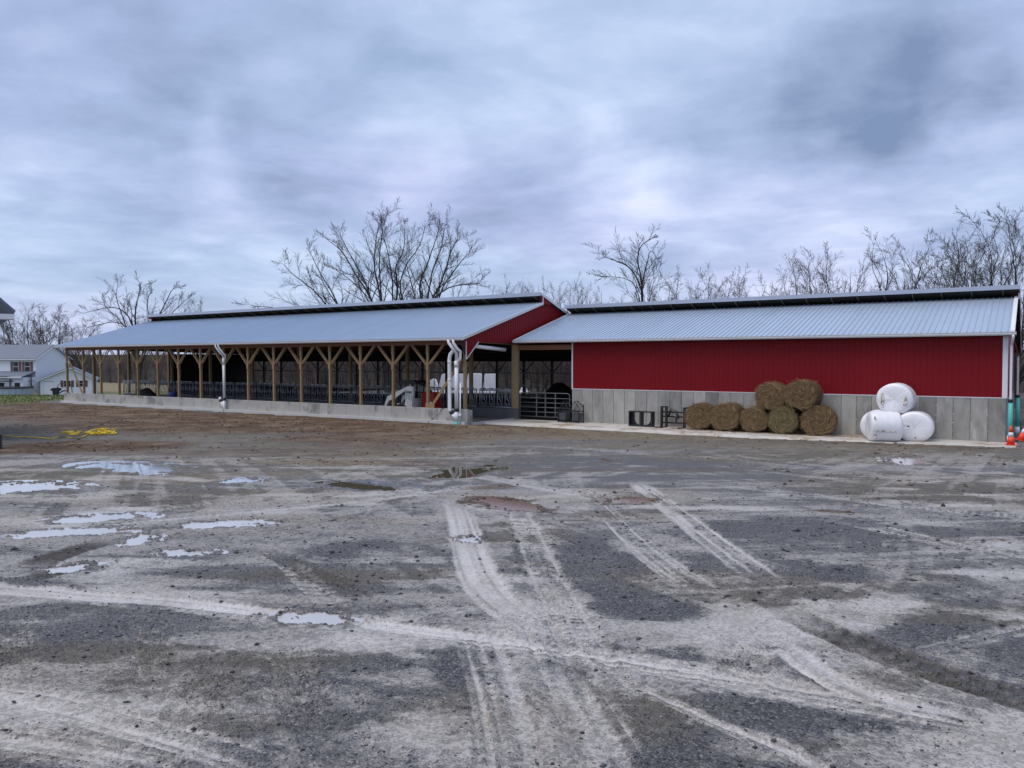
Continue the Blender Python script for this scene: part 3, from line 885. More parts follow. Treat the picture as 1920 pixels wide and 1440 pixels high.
y = Y1 - .45
while y < YR:
    y2 = min(y + PW / 2, YR)
    if y < RY - .06 < y2: y2 = RY - .06
    if y2 - y < .02: y = y2 + .001; continue
    wpan = y2 - y
    b0 = 4.10
    mb = MB()
    n = 2; vs = []; fs = []
    prof = []
    for k in range(n):
        bq = k * wpan / n
        prof += [(bq, 0), (bq + .012, .014), (bq + .036, .014), (bq + .048, 0)]
    prof.append((wpan - .002, 0))

    def gbot(yy):
        if yy < Y1: return 4.13 + (3.30 - 4.13) * 0
        if yy < Y1 + 1.05: return 3.25 + (yy - Y1) * .85 / 1.05
        return 4.10
    lo = [(X16 + .101 + d, y + u, gbot(y + u + 1e-4)) for u, d in prof]
    hi = [(X16 + .101 + d, y + u, gtop(min(y + u, y2 - .001))) for u, d in prof]
    m_ = len(prof)
    mb.add(lo + hi, [(i, i + 1, m_ + i + 1, m_ + i) for i in range(m_ - 1)])
    mb.build('siding_panel', M_red, gab)
    y = y2
# white trims of the gable
mb = MB().prism([(E1Y - .02, E1Z - .13), (RY - .03, RZ - .13), (RY - .03, RZ + .03), (E1Y - .02, E1Z + .03)], 'x', rx1 - .005, rx1 + .03)
part(barn, BO, 'rake_trim', mb, M_gut)
mb = MB().prism([(UY, UZ - .1), (RE[0], RE[1] - .1), (RE[0], RE[1] + .05), (UY, UZ + .05)], 'x', rx1 + .002, rx1 + .03)
part(barn, BO, 'rake_trim', mb, M_gut)
part(barn, BO, 'vent_trim', MB().box(rx1 - .02, rx1 + .032, RY - .075, RY - .032, RZ - .10, UZ - .06), M_gut)
mb = MB().prism([(RY - .07, RZ - .1), (RY + .9, RZ - .1), (RY + .9, UZ - .45), (UY, UZ - .11)], 'x', rx1 - .06, rx1 - .03)
part(barn, BO, 'vent_end', mb, M_red)
mb = MB().bar((X16 + .13, Y1 - .005, 3.20), (X16 + .13, Y1 + 1.06, 4.11), .03, .05); mb.box(X16 + .11, X16 + .15, Y1 - .05, Y1 - .01, 3.2, 4.13)
part(barn, BO, 'corner_trim', mb, M_white)
# left rake
mb = MB().prism([(E1Y - .02, E1Z - .14), (RY, RZ - .14), (RY, RZ + .02), (E1Y - .02, E1Z + .02)], 'x', rx0 - .03, rx0 - .002)
part(barn, BO, 'rake_trim', mb, M_gut)
part(barn, BO, 'gutter', gutter_mesh(rx0 - .02, rx1 - .05, E1Y + .03, E1Z - .15), M_gut)
# inner row of posts, rear posts with braces, rails and mesh wires
ipost = MB().box(-.09, .09, -.09, .09, -.08, 5.2).mesh('inner_post')
for i in range(0, 16, 2):
    link('inner_post', ipost, M_post, barn, (16 * BAY - 3.05 - i * BAY if i else 16 * BAY - 3.05, Y2 - Y1 + .14, 0))
link('inner_post', ipost, M_post, barn, (16 * BAY, Y2 - Y1 + .02, 0))
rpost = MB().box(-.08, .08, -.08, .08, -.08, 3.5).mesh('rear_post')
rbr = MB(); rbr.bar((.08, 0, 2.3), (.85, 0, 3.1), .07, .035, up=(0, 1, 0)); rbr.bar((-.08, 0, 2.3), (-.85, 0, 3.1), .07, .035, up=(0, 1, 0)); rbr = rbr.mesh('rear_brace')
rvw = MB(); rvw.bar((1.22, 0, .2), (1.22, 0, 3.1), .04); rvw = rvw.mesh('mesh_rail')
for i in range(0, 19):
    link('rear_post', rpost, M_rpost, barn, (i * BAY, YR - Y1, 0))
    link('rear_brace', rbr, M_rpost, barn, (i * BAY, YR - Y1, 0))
    link('mesh_rail', rvw, M_galvd, barn, (i * BAY, YR - Y1, 0))
part(barn, BO, 'rear_header', MB().box(X0, X16 + 6, YR - .08, YR + .08, 3.1, 3.76), M_deck)
part(barn, BO, 'rear_rail', MB().box(X0, X16 + 6, YR - .13, YR - .082, 2.20, 2.28), M_galvd)
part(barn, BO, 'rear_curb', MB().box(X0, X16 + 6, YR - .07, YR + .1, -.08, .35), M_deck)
# far end: front half open, back half closed
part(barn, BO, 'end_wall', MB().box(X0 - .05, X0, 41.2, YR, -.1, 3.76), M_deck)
for yy in (34.3, 37.24, 40.9):
    part(barn, BO, 'end_post', MB().box(X0 - .07, X0 + .11, yy - .09, yy + .09, -.08, 4.2), M_post)
mb = MB().prism([(Y1, 4.12), (YR, 3.77), (YR, 3.80), (RY, UZ - .15), (RY - .1, RZ - .12), (Y1, E1Z - .02)], 'x', X0 - .04, X0 + .04)
part(barn, BO, 'end_gable', mb, M_red)
# tie beams across the barn on every second bay
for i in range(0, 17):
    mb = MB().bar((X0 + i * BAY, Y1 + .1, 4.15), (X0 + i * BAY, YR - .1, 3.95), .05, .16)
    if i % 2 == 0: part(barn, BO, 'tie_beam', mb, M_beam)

# PVC rain pipes hanging from the gutter
GZ = E1Z - .14; PY = E1Y - .03


def elbow(pts): return pts


def pipe(pts, r, mat, parent, name, org=BO, n=12):
    return part(parent, org, name, MB().tube(pts, r, n), mat)


def mid_pipe(x):
    dp = part(barn, BO, 'downpipe', MB().tube([(x + .08, Y1 - .24, 3.05), (x + .08, Y1 - .24, CURB + .05)], .085, 14), M_pvc)
    for dx in (-.22, .06):
        MB().tube([(x + dx - .12, PY, GZ + .02), (x + dx - .12, PY, GZ - .12), (x + dx - .05, PY + .03, GZ - .25), (x + dx + .16, PY + .12, GZ - .52), (x + dx + .2, Y1 - .24, GZ - .68), (x + dx * .45 + .14, Y1 - .24, 3.1)], .06, 12).build('elbow', M_pvc, dp)
    MB().tube([(x + .08, Y1 - .24, 3.30), (x + .08, Y1 - .24, 2.88)], [.10, .095], 14).build('collar', M_pvc, dp)
    MB().tube([(x + .08, Y1 - .24, CURB + .10), (x + .08, Y1 - .24, CURB - .06)], .108, 14).build('coupling', M_blk, dp)
    MB().tube([(x + .08, Y1 - .24, CURB - .05), (x + .08, Y1 - .24, -.25)], .10, 14).build('wye', M_pvc, dp)
    MB().tube([(x - .02, Y1 - .24, .12), (x - .26, Y1 - .24, CURB - .1)], .088, 12).build('wye_branch', M_pvc, dp)
    MB().tube([(x - .22, Y1 - .24, CURB - .16), (x - .30, Y1 - .24, CURB - .02)], .105, 12).build('coupling', M_blk, dp)
    MB().tube([(x - .28, Y1 - .24, CURB - .04), (x - .36, Y1 - .24, CURB + .13)], .09, 12).build('stub', M_pvc, dp)


mid_pipe(-43.45)
x = -24.5
dp = part(barn, BO, 'downpipe', MB().tube([(x, Y1 - .30, 2.95), (x, Y1 - .30, CURB + .02)], .105, 14), M_pvc)
MB().tube([(x - .32, PY, GZ + .02), (x - .32, PY, GZ - .10), (x - .22, PY, GZ - .24), (x - .04, PY + .02, GZ - .46), (x, Y1 - .30, GZ - .62), (x, Y1 - .30, 2.9)], .085, 12).build('elbow', M_pvc, dp)
MB().tube([(x - .02, PY, GZ + .02), (x - .02, PY, GZ - .12), (x + .20, PY, GZ - .42), (x + .24, Y1 - .30, GZ - .56), (x + .24, Y1 - .30, 3.25), (x + .05, Y1 - .30, 2.98)], .075, 12).build('elbow', M_pvc, dp)
MB().tube([(x, Y1 - .30, 3.1), (x, Y1 - .30, 2.8)], .125, 14).build('collar', M_pvc, dp)
MB().tube([(x - .02, Y1 - .30, GZ - .5), (x - .22, Y1 - .32, GZ - .56), (x - .36, Y1 - .34, GZ - .72), (x - .42, Y1 - .34, GZ - .95), (x - .42, Y1 - .34, CURB - .02), (x - .28, Y1 - .34, CURB - .18)], .10, 12).build('side_pipe', M_pvc, dp)
for z_ in (3.1, 2.2): MB().tube([(x - .42, Y1 - .34, z_), (x - .42, Y1 - .34, z_ - .09)], .112, 12).build('collar', M_pvc, dp)
MB().tube([(x - .33, Y1 - .34, CURB - .10), (x - .24, Y1 - .33, CURB - .24)], .118, 12).build('coupling', M_blk, dp)
MB().tube([(x - .28, Y1 - .33, CURB - .20), (x - .02, Y1 - .31, .12)], .095, 12).build('wye_branch', M_pvc, dp)
MB().tube([(x, Y1 - .30, CURB + .06), (x, Y1 - .30, CURB - .10)], .135, 14).build('coupling', M_blk, dp)
MB().tube([(x, Y1 - .30, CURB - .09), (x, Y1 - .30, .0)], .115, 14).build('wye', M_pvc, dp)
MB().tube([(x, Y1 - .30, .0), (x, Y1 - .30, -.25)], .12, 14).build('drain_stub', M_teal, dp)
sp = part(barn, BO, 'standpipe', MB().tube([(x + .27, Y1 - .33, 2.0), (x + .25, Y1 - .33, .6), (x + .23, Y1 - .33, -.25)], .035, 10), M_pvc)
MB().tube([(x + .25, Y1 - .33, .42), (x + .25, Y1 - .33, .28)], .055, 10).build('valve', M_pvc, sp)
MB().tube([(x + .25, Y1 - .33, .35), (x + .17, Y1 - .36, .30)], .035, 8).build('valve_handle', M_pvc, sp)
part(barn, BO, 'cable', MB().tube([(x - .95, Y1 - .05, CURB + .02), (x - 1.1, Y1 - .1, CURB), (x - 1.3, Y1 - .12, .35), (x - 1.65, Y1 - .2, .05), (x - 1.9, Y1 - .36, -.1)], .012, 6), M_cable)
# pipe along the gable opening
part(barn, BO, 'cross_pipe', MB().tube([(X16 - .05, Y1 + .95, 3.88), (X16 - .05, 35.9, 3.72)], .10, 14), M_pvc)
part(barn, BO, 'corner_pier', MB().bev(X16 - .16, X16 + .24, Y1 - .10, Y1 + .35, -.2, CURB - .05, .01), M_curb)

# ---- feed row with headlocks
row = empty('headlock_row', (X0, Y2, 0), label='long row of grey steel cattle headlocks inside the open barn', cat='headlocks')
RO = (X0, Y2, 0)
part(row, RO, 'feed_curb', MB().box(X0 + .2, X16 + .3, Y2 - .10, Y2 + .12, -.12, .44), M_feedc)
part(row, RO, 'bunk_block', MB().box(X16 - .30, X16 + .38, Y2 - .14, Y2 + .16, -.12, .47), M_feedc)
top = MB().tube([(-BAY / 2 + .1, 0, 1.50), (BAY / 2 - .1, 0, 1.50)], .03, 8); top.tube([(-BAY / 2 + .1, 0, 1.42), (BAY / 2 - .1, 0, 1.42)], .025, 8)
top.tube([(-BAY / 2 + .1, 0, .50), (BAY / 2 - .1, 0, .50)], .03, 8); top.tube([(-BAY / 2 + .12, 0, .5), (-BAY / 2 + .12, 0, 1.5)], .03, 8); top.tube([(BAY / 2 - .12, 0, .5), (BAY / 2 - .12, 0, 1.5)], .03, 8)
top = top.mesh('headlock_panel')
hl = MB().tube([(-.16, 0, .5), (-.16, 0, 1.42)], .022, 8); hl.tube([(-.13, 0, 1.40), (.15, 0, .56)], .02, 8); hl.tube([(-.16, 0, .94), (.02, 0, .94)], .017, 6); hl.tube([(.17, 0, .5), (.17, 0, 1.42)], .018, 8)
hl.tube([(-.16, 0, .86), (-.08, -.02, .68), (.06, -.02, .56)], .012, 6); hl.box(-.19, .08, -.05, .05, 1.53, 1.57)
hl = hl.mesh('headlock')
for i in range(16):
    p_ = link('headlock_panel', top, M_galv, row, ((i + .5) * BAY, 0, 0))
    for k in range(4):
        link('headlock', hl, M_galv, p_, (-BAY / 2 + .42 + k * .535, 0, 0))

# ---- red barn
red = empty('red_barn', (XG, Y2, B2), label='red steel-sided barn on a tall grey concrete wall', cat='barn')
DO = (XG, Y2, B2)
cw = part(red, DO, 'concrete_wall', MB().box(XG + .02, XR - .01, Y2 + .03, Y2 + .22, B2 - .6, C2 - .005), M_conc)
npn = 32; pwid = (XR - XG) / npn
cpm = [MB().bev(.006, pwid - .006, -.02 - d, .028, -.3, C2 - B2, .012).mesh('concrete_panel') for d in (0, .004, .008)]
for i in range(npn):
    link('concrete_panel', cpm[R.randrange(3)], M_conc, cw, (XG + i * pwid, Y2, B2))
mb = MB()
for i in range(1, npn):
    for z_ in (.12, .38, .72, 1.05, 1.4):
        if R.random() < .8:
            s_q = R.uniform(.014, .026); xx = XG + i * pwid + R.uniform(-.02, .02); zq = B2 + z_ + R.uniform(-.05, .05)
            mb.add([(xx + s_q * math.cos(a_ * 1.05), Y2 - .031, zq + s_q * 1.2 * math.sin(a_ * 1.05)) for a_ in range(6)], [tuple(range(6))])
o = mb.build('tie_mark', M_foot, cw); o['kind'] = 'stuff'
# steel siding above
E2Y, E2Z = Y2 - .5, 4.235
sid = part(red, DO, 'siding', MB().box(XG + .02, XR - .02, Y2 + .02, Y2 + .06, C2 + .01, E2Z - .02), M_deck)
ns = round((XR - XG - .1) / PW); sw = (XR - XG - .1) / ns
sm = wall_panel(sw, (E2Z - .05, E2Z - .05), C2 + .03).mesh('siding_panel')
for i in range(ns):
    link('siding_panel', sm, M_red, sid, (XG + .05 + i * sw, Y2 + .008, 0))
part(red, DO, 'base_trim', MB().box(XG - .02, XR + .01, Y2 - .035, Y2 + .004, C2 + .002, C2 + .035), M_white)
part(red, DO, 'edge_trim', MB().box(XG - .02, XG + .045, Y2 - .03, Y2 + .03, C2 + .036, E2Z - .1), M_white)
part(red, DO, 'corner_trim', MB().box(XR - .15, XR + .03, Y2 - .036, Y2 - .011, C2 + .036, E2Z - .06), M_white)
# roof
R2Y, R2Z = 42.3, 5.99
qx0, qx1 = X16 + .36, XR + .22
n2p = round((qx1 - qx0) / PW); pw2 = (qx1 - qx0) / n2p
rf = part(red, DO, 'roof', MB().prism([(E2Y + .04, E2Z - .03), (R2Y, R2Z - .03), (R2Y, R2Z - .07), (E2Y + .04, E2Z - .10)], 'x', qx0 + .03, qx1 - .03), M_deck)
pm3 = rib_panel(pw2, R2Y - E2Y, R2Z - E2Z).mesh('roof_panel')
for i in range(n2p):
    link('roof_panel', pm3, M_roof, rf, (qx0 + i * pw2, E2Y, E2Z))
U2Z = 6.46; U2Y = R2Y - .45
RE2 = (YR + .5, 3.62)
u2 = part(red, DO, 'vent_roof', MB().prism([(U2Y, U2Z - .02), (RE2[0], RE2[1]), (RE2[0], RE2[1] - .08), (U2Y, U2Z - .12)], 'x', qx0, qx1 + .08), M_deck)
pm4 = rib_panel((qx1 + .08 - qx0) / n2p, RE2[0] - U2Y, RE2[1] - U2Z).mesh('roof_panel')
for i in range(n2p):
    link('roof_panel', pm4, M_roof, u2, (qx0 + i * (qx1 + .08 - qx0) / n2p, U2Y, U2Z))
part(red, DO, 'vent_fascia', MB().box(qx0 - .02, qx1 + .10, U2Y - .03, U2Y - .002, U2Z - .15, U2Z + .05), M_roof2)
tail2 = MB().prism([(0, -.14), (.0, -.24), (.9, -.56), (.9, -.46)], 'x', -.02, .02).mesh('rafter_tail')
for i in range(19):
    link('rafter_tail', tail2, M_tail, red, (qx0 + .7 + i * 1.22 - XG, U2Y - Y2 + .01, U2Z - B2))
part(red, DO, 'vent_wall', MB().box(qx0 + .2, XR, R2Y + .6, R2Y + .63, 5.6, 6.2), M_deck)
mb = MB().prism([(E2Y - .02, E2Z - .12), (R2Y - .01, R2Z - .12), (R2Y - .01, R2Z + .04), (E2Y - .02, E2Z + .04)], 'x', qx0 - .04, qx0 + .10)
part(red, DO, 'rake_trim', mb, M_gut)
mb = MB().prism([(E2Y - .02, E2Z - .12), (R2Y - .01, R2Z - .12), (R2Y - .01, R2Z + .045), (E2Y - .02, E2Z + .045)], 'x', qx1 - .12, qx1 + .03)
part(red, DO, 'rake_trim', mb, M_white)
mb = MB().prism([(U2Y, U2Z - .13), (RE2[0], RE2[1] - .13), (RE2[0], RE2[1] + .05), (U2Y, U2Z + .05)], 'x', qx1 + .082, qx1 + .11)
part(red, DO, 'rake_trim', mb, M_gut)
part(red, DO, 'vent_trim', MB().box(qx1 + .03, qx1 + .09, R2Y - .1, R2Y - .02, R2Z - .1, U2Z - .3), M_gut)
part(red, DO, 'gutter', gutter_mesh(qx0 - .06, qx1 + .08, E2Y + .03, E2Z - .14), M_gut)
part(red, DO, 'soffit', MB().box(XG + .0, XR + .1, E2Y + .04, Y2 + .0, E2Z - .16, E2Z - .13), M_deck)
# right end wall
mb = MB().prism([(Y2 + .03, C2 + .02), (YR, C2 + .02), (YR, RE2[1]), (R2Y + .2, U2Z - .35), (R2Y - .05, R2Z - .1), (Y2 + .03, E2Z - .0)], 'x', XR - .03, XR + .02)
part(red, DO, 'end_siding', mb, M_red)
part(red, DO, 'end_concrete', MB().box(XR - .2, XR, Y2 + .231, YR, B2 - .6, C2), M_conc)
# gate bay: header beam and post
part(red, DO, 'header_beam', MB().box(X16 + .1, XG - .021, Y2 + .0, Y2 + .1, 3.72, 3.98), M_beam)
mb = MB().box(X16 + .02, X16 + .20, Y2 - .10, Y2 + .12, .47, 4.0); mb.box(X16 - .02, X16 + .10, Y2 - .14, Y2 - .101, 3.3, 4.0); mb.box(X16 + .201, X16 + .33, Y2 - .06, Y2 + .1, .47, 4.0)
part(red, DO, 'gate_post', mb, M_post)
part(red, DO, 'floor_slab', MB().box(X16 + .13, XR - .2, Y2 + .06, YR, B2 - .7, B2 + .002), M_bed)
part(red, DO, 'rear_wall', MB().box(XG + 2.4, XR - .2, YR - .05, YR + .05, -.2, RE2[1]), M_red)
part(red, DO, 'partition', MB().box(XG - .0, XG + .05, Y2 + .25, Y2 + 4.5, -.12, 3.9), M_deck)


def spout(x, y0, z_top, lab):
    d = part(red, DO, 'downspout', MB().box(x - .04, x + .04, y0 - .035, y0 + .035, C2 - .05, z_top), M_white)
    MB().tube([(x, y0, C2 - .02), (x, y0, C2 - .14)], .095, 12).build('coupling', M_blk, d)
    MB().tube([(x, y0, C2 - .13), (x, y0, B2 + .28)], .08, 14).build('drain_pipe', M_teal, d)
    MB().tube([(x, y0, B2 + .28), (x, y0, B2 - .1)], .10, 14).build('drain_hub', M_pvc, d)
    return d


d = spout(XR + .14, Y2 - .12, E2Z - .42, '')
MB().tube([(XR + .20, E2Y - .04, E2Z - .12), (XR + .20, E2Y - .04, E2Z - .22), (XR + .14, Y2 - .12, E2Z - .50)], .05, 8).build('elbow', M_white, d)
MB().bar((XR + .14, Y2 - .1, C2 - .3), (XR + .14, Y2 - .1, C2 - .31), .02).build('strap', M_galv, d)
d = spout(XR + .30, Y2 + 5.2, 3.35, '')
MB().tube([(XR + .30, Y2 + 5.2, 3.3), (XR + .2, Y2 + 4.6, 3.75), (XR + .06, Y2 + 3.6, 4.3)], .03, 8).build('elbow', M_redm, d)
# ------------------------------------------------------------------ things in the yard
M_gate = pmat('dull gate paint', (.17, .175, .18), .5, .2, .15, 8)


def tube_gate(name, label, x0, x1, y, z0, z1, mat, nb=5):
    g = empty(name, (x0, y, z0), label=label, cat='gate')
    r = .024; L_ = x1 - x0; H = z1 - z0; c = .14
    fr = [(0, 0, 0), (L_, 0, 0), (L_, 0, H - c), (L_ - c * .3, 0, H - c * .3), (L_ - c, 0, H), (c, 0, H), (c * .3, 0, H - c * .3), (0, 0, H - c), (0, 0, 0)]
    MB().tube(fr, r, 8).build('frame', mat, g)
    for k in range(1, nb):
        if k == nb: break
        z = H * k / nb * .98
        MB().tube([(0, 0, z), (L_, 0, z)], r * .9, 8).build('rail', mat, g)
    for f_ in (.34, .52, .72):
        MB().box(L_ * f_ - .022, L_ * f_ + .022, -.032, .03, 0, H).build('upright', mat, g)
    for z in (.25, H * .8):
        MB().tube([(-.12, 0, z), (0, 0, z)], .018, 6).build('hinge', mat, g)
    MB().tube([(L_, -.0, H * .75), (L_ + .10, 0, H * .75)], .012, 6).build('latch', mat, g)
    return g


tube_gate('tube_gate', 'grey five-bar tube gate closing the bay beside the red wall', X16 + .42, XG - .18, Y2 + .05, .06, 1.36, M_gate)
tube_gate('tube_gate', 'dim inner tube gate seen deep behind the front gate', X16 + 1.0, X16 + 4.3, Y2 + 5.0, .0, 1.3, M_galvd)


# hay bales -----------------------------------------------------------------
def hay_bale(seed, r, ln, tint):
    rr = random.Random(seed); rs = np.random.RandomState(seed)
    nu, nv = 44, 14
    V = []; Fc = []
    rings = [(-.5, .0), (-.5, .35), (-.5, .7), (-.495, .9), (-.46, .985)] + [(-.42 + .84 * k / 8, 1.0) for k in range(9)] + [(.46, .985), (.495, .9), (.5, .5), (.5, 0)]
    for (a, q) in rings:
        for k in range(nu):
            th = 2 * math.pi * k / nu
            n_ = float(fbm(math.cos(th) * 2.2 + seed, math.sin(th) * 2.2 + a * 3, 3, seed)) - .5
            rad_ = r * q * (1 + .07 * n_)
            x = rad_ * math.cos(th); z = rad_ * math.sin(th)
            if z < -r * .80: z = -r * .80 + (z + r * .80) * .3          # flattened where it sits
            V.append((x, a * ln + .05 * n_ * (1 if abs(a) > .48 else 0), z))
    m = len(rings)
    for i in range(m - 1):
        for k in range(nu):
            Fc.append((i * nu + k, i * nu + (k + 1) % nu, (i + 1) * nu + (k + 1) % nu, (i + 1) * nu + k))
    core = npmesh('bale_core', V, Fc, True)
    # loose stems: thin bent blades lying on the surface, spiralling on the faces
    SV = []; SF = []
    def strand(p0, d, nrm, L_, wdt):
        p0 = np.array(p0); d = np.array(d); nrm = np.array(nrm)
        sd_ = np.cross(d, nrm); sd_ = sd_ / (np.linalg.norm(sd_) + 1e-9) * wdt
        b = len(SV)
        lift = rr.uniform(-.01, .035)
        for k, tt in enumerate((0, .5, 1)):
            q = p0 + d * L_ * tt + nrm * (.006 + lift * (1 - abs(tt - .5) * 2) + rr.uniform(0, .012)) + np.array([rr.gauss(0, .012) for _ in range(3)])
            SV.append(q - sd_); SV.append(q + sd_)
        SF.append((b, b + 1, b + 3, b + 2)); SF.append((b + 2, b + 3, b + 5, b + 4))
    for k in range(1500):                        # round side
        th = rr.uniform(-.25 * math.pi, 1.25 * math.pi); a = rr.uniform(-.5, .5)
        c, s = math.cos(th), math.sin(th)
        nrm = (c, 0, s); tg = (-s, rr.gauss(0, .35), c)
        if rr.random() < .3: tg = (-s + rr.gauss(0, .6), rr.gauss(0, 1.0), c + rr.gauss(0, .6))
        strand((r * c, a * ln, max(r * s, -r * .8)), np.array(tg) / np.linalg.norm(tg), nrm, rr.uniform(.10, .34), rr.uniform(.002, .005))
    for k in range(1700):                        # front face
        q = r * math.sqrt(rr.uniform(0.0, .98)); th = rr.uniform(0, 2 * math.pi)
        c, s = math.cos(th), math.sin(th)
        if q * s < -r * .8: continue
        tg = np.array((-s + .2 * c + rr.gauss(0, .2), rr.gauss(0, .12), c + .2 * s + rr.gauss(0, .2))); tg /= np.linalg.norm(tg)
        strand((q * c, -.5 * ln, q * s), tg, (0, -1, 0), rr.uniform(.08, .28), rr.uniform(.002, .005))
    st = npmesh('hay_strands', np.array(SV), np.array(SF))
    return core, st


def straw_mat(name, c0, c1):
    m = bpy.data.materials.new(name); m.use_nodes = True
    q = NT(m.node_tree)
    g = q.N('ShaderNodeNewGeometry')
    c = q.ramp(g.outputs['Random Per Island'], [(0, tuple(x * .45 for x in c0)), (.5, c0), (.85, c1), (1, tuple(min(1, x * 1.5) for x in c1))])
    p = q.N('ShaderNodeBsdfPrincipled', {'Base Color': c, 'Roughness': .8})
    q.N('ShaderNodeOutputMaterial', {'Surface': p})
    return m


M_st1 = straw_mat('hay stems', (.175, .108, .048), (.36, .245, .12))
M_st2 = straw_mat('greenish hay stems', (.17, .13, .058), (.32, .265, .125))
hb = [hay_bale(s, .64, 1.25, 0) for s in (3, 11, 27)]
HAY = [(-13.05, .49, 0, .98, .10, 'leftmost brown round hay bale, next to the black loader frame'),
       (-11.72, .51, 1, 1.02, -.06, 'brown round hay bale on the ground, second from the left'),
       (-10.42, .46, 2, .93, .04, 'small dark round hay bale under the left upper bale'),
       (-9.10, .48, 0, .97, -.05, 'yellowish-green round hay bale in the middle of the bottom row'),
       (-7.72, .50, 1, 1.04, .08, 'rightmost large brown round hay bale on the ground'),
       (-9.72, 1.50, 2, 1.0, .03, 'upper left round hay bale resting on the pile'),
       (-8.38, 1.60, 1, 1.02, -.08, 'upper right round hay bale, topmost of the pile')]
for i, (x, z, v, s, rz, lab) in enumerate(HAY):
    y = 36.0 - R.uniform(0, .12) - (.05 if i > 4 else 0)
    g = empty('hay_bale', (x, y, z), rz, label=lab, cat='hay bale', group='round hay bales against the concrete wall')
    g.scale = (s, 1, s * .97)
    g.rotation_euler[1] = 0 if i < 5 else .3
    c, st = hb[v]
    link('bale_core', c, M_hay, g)
    if i == 3:
        st = st.copy(); st.materials.clear(); st.materials.append(M_st2)
    o = link('hay_strands', st, M_st1, g); o['kind'] = 'stuff'
# chaff fallen round the bales
mbv = []; mbf = []
for k in range(2600):
    xx = R.uniform(-14.5, -5.8); yy = 35.9 - abs(R.gauss(0, .75)); a = R.uniform(0, math.pi); L_ = R.uniform(.04, .16)
    d = np.array([math.cos(a), math.sin(a)]); n_ = np.array([-d[1], d[0]]) * R.uniform(.002, .005); zq = max(B2 + .008, float(G(xx, yy)) + .002) + R.uniform(0, .02)
    b = len(mbv)
    for sg in (-1, 1):
        p = np.array([xx, yy]) + d * L_ * sg / 2
        mbv += [(*(p - n_), zq), (*(p + n_), zq + .004)]
    mbf.append((b, b + 1, b + 3, b + 2))
tag(link('loose_hay', npmesh('loose_hay', np.array(mbv), np.array(mbf)), M_st1), 'loose hay scattered on the concrete below the bales', 'hay', kind='stuff')


# wrapped bales --------------------------------------------------------------
def wrapped(seed, r, ln, holes, flat=.86):
    rr = random.Random(seed); nu = 56
    rings = [(-.5, .0), (-.515, .3), (-.52, .6), (-.505, .82), (-.47, .94), (-.42, .99)] + [(-.34 + .68 * k / 8, 1.0 + .012 * math.sin(k * 2.1)) for k in range(9)] + [(.42, .99), (.47, .94), (.505, .82), (.52, .5), (.5, 0)]
    V = []; Fc = []
    for (a, q) in rings:
        for k in range(nu):
            th = 2 * math.pi * k / nu
            n_ = float(fbm(math.cos(th) * 1.5 + seed, math.sin(th) * 1.5 + a * 2, 3, seed)) - .5
            cr = float(vnoise(th * 3.5, a * 5, seed + 4)) - .5
            rad_ = r * q * (1 + .06 * n_ + .012 * cr)
            x = rad_ * math.cos(th); z = rad_ * math.sin(th)
            if z < -r * flat: z = -r * flat + (z + r * flat) * .25
            V.append((x, a * ln + .05 * n_, z))
    m = len(rings)
    for i in range(m - 1):
        for k in range(nu):
            Fc.append((i * nu + k, i * nu + (k + 1) % nu, (i + 1) * nu + (k + 1) % nu, (i + 1) * nu + k))
    return npmesh('wrapped_bale', V, Fc, True)


wb = [wrapped(5, .66, 1.25, 0), wrapped(8, .66, 1.2, 0), wrapped(13, .66, 1.2, 0)]
tornm = pmat('torn wrap and silage', (.34, .27, .18), .9, 0, .6, 14, .8, 30, dirt=((.75, .74, .70), 9, .48, .56))


def wbale(x, y, z, mesh, rz, sc, label, marks):
    g = empty('wrapped_bale', (x, y, z), rz, label=label, cat='wrapped bale', group='white wrapped bales on the apron')
    g.scale = sc
    link('wrap', mesh, M_wrap, g)
    for (mx, mz, rx_, rz_, mt) in marks:
        mb = MB(); n = 12
        vs = []
        for rr_, dy in ((1.0, .0), (.6, -.006)):
            for k in range(n):
                th = 2 * math.pi * k / n; q = rr_ * (1 + .3 * (float(vnoise(k * 1.7, mx * 9 + mz * 5, 3)) - .5))
                vs.append((mx + rx_ * q * math.cos(th), dy, mz + rz_ * q * math.sin(th)))
        fs = [(k, (k + 1) % n, n + (k + 1) % n, n + k) for k in range(n)] + [tuple(range(n, 2 * n))]
        mb.add(vs, fs)
        mb.build('tear' if mt is tornm else 'hole', mt, g, loc=(0, -.665, 0))
    return g


ZW = B2 + .006
wbale(-5.32, 35.75, ZW + .555, wb[0], .0, (1.0, 1, .97), 'left white wrapped bale partly hidden by the fallen one', [(-.22, .02, .05, .04, M_blk)])
wbale(-3.98, 35.70, ZW + .55, wb[1], .05, (1.06, 1, .95), 'right white wrapped bale with two small black holes', [(-.18, .06, .045, .03, M_blk), (.06, -.42, .028, .025, M_blk)])
wbale(-4.68, 35.78, ZW + 1.66, wb[2], -.03, (1.05, 1, .98), 'top white wrapped bale with torn silage-stained face', [(-.40, .0, .06, .27, tornm), (.42, -.06, .045, .2, tornm), (-.43, -.14, .025, .06, M_blk), (.36, -.22, .02, .03, M_blk)])
g = wbale(-4.98, 34.62, ZW + .57, wb[0], math.radians(-68), (.93, .92, .95), 'front white wrapped bale lying sideways with a torn seam', [])
mb = MB().tube([(-.55, -.50, .35), (-.45, -.52, .48), (-.2, -.53, .62)], .012, 6)
mb = MB().prism([(-.50, -.14), (.30, -.17), (.34, -.13), (.1, -.12), (-.2, -.10), (-.5, -.10)], 'y', -.004, .004)
part_ = mb.build('seam_tear', tornm, g, loc=(.665, 0, 0), rot=(0, 0, math.pi / 2))
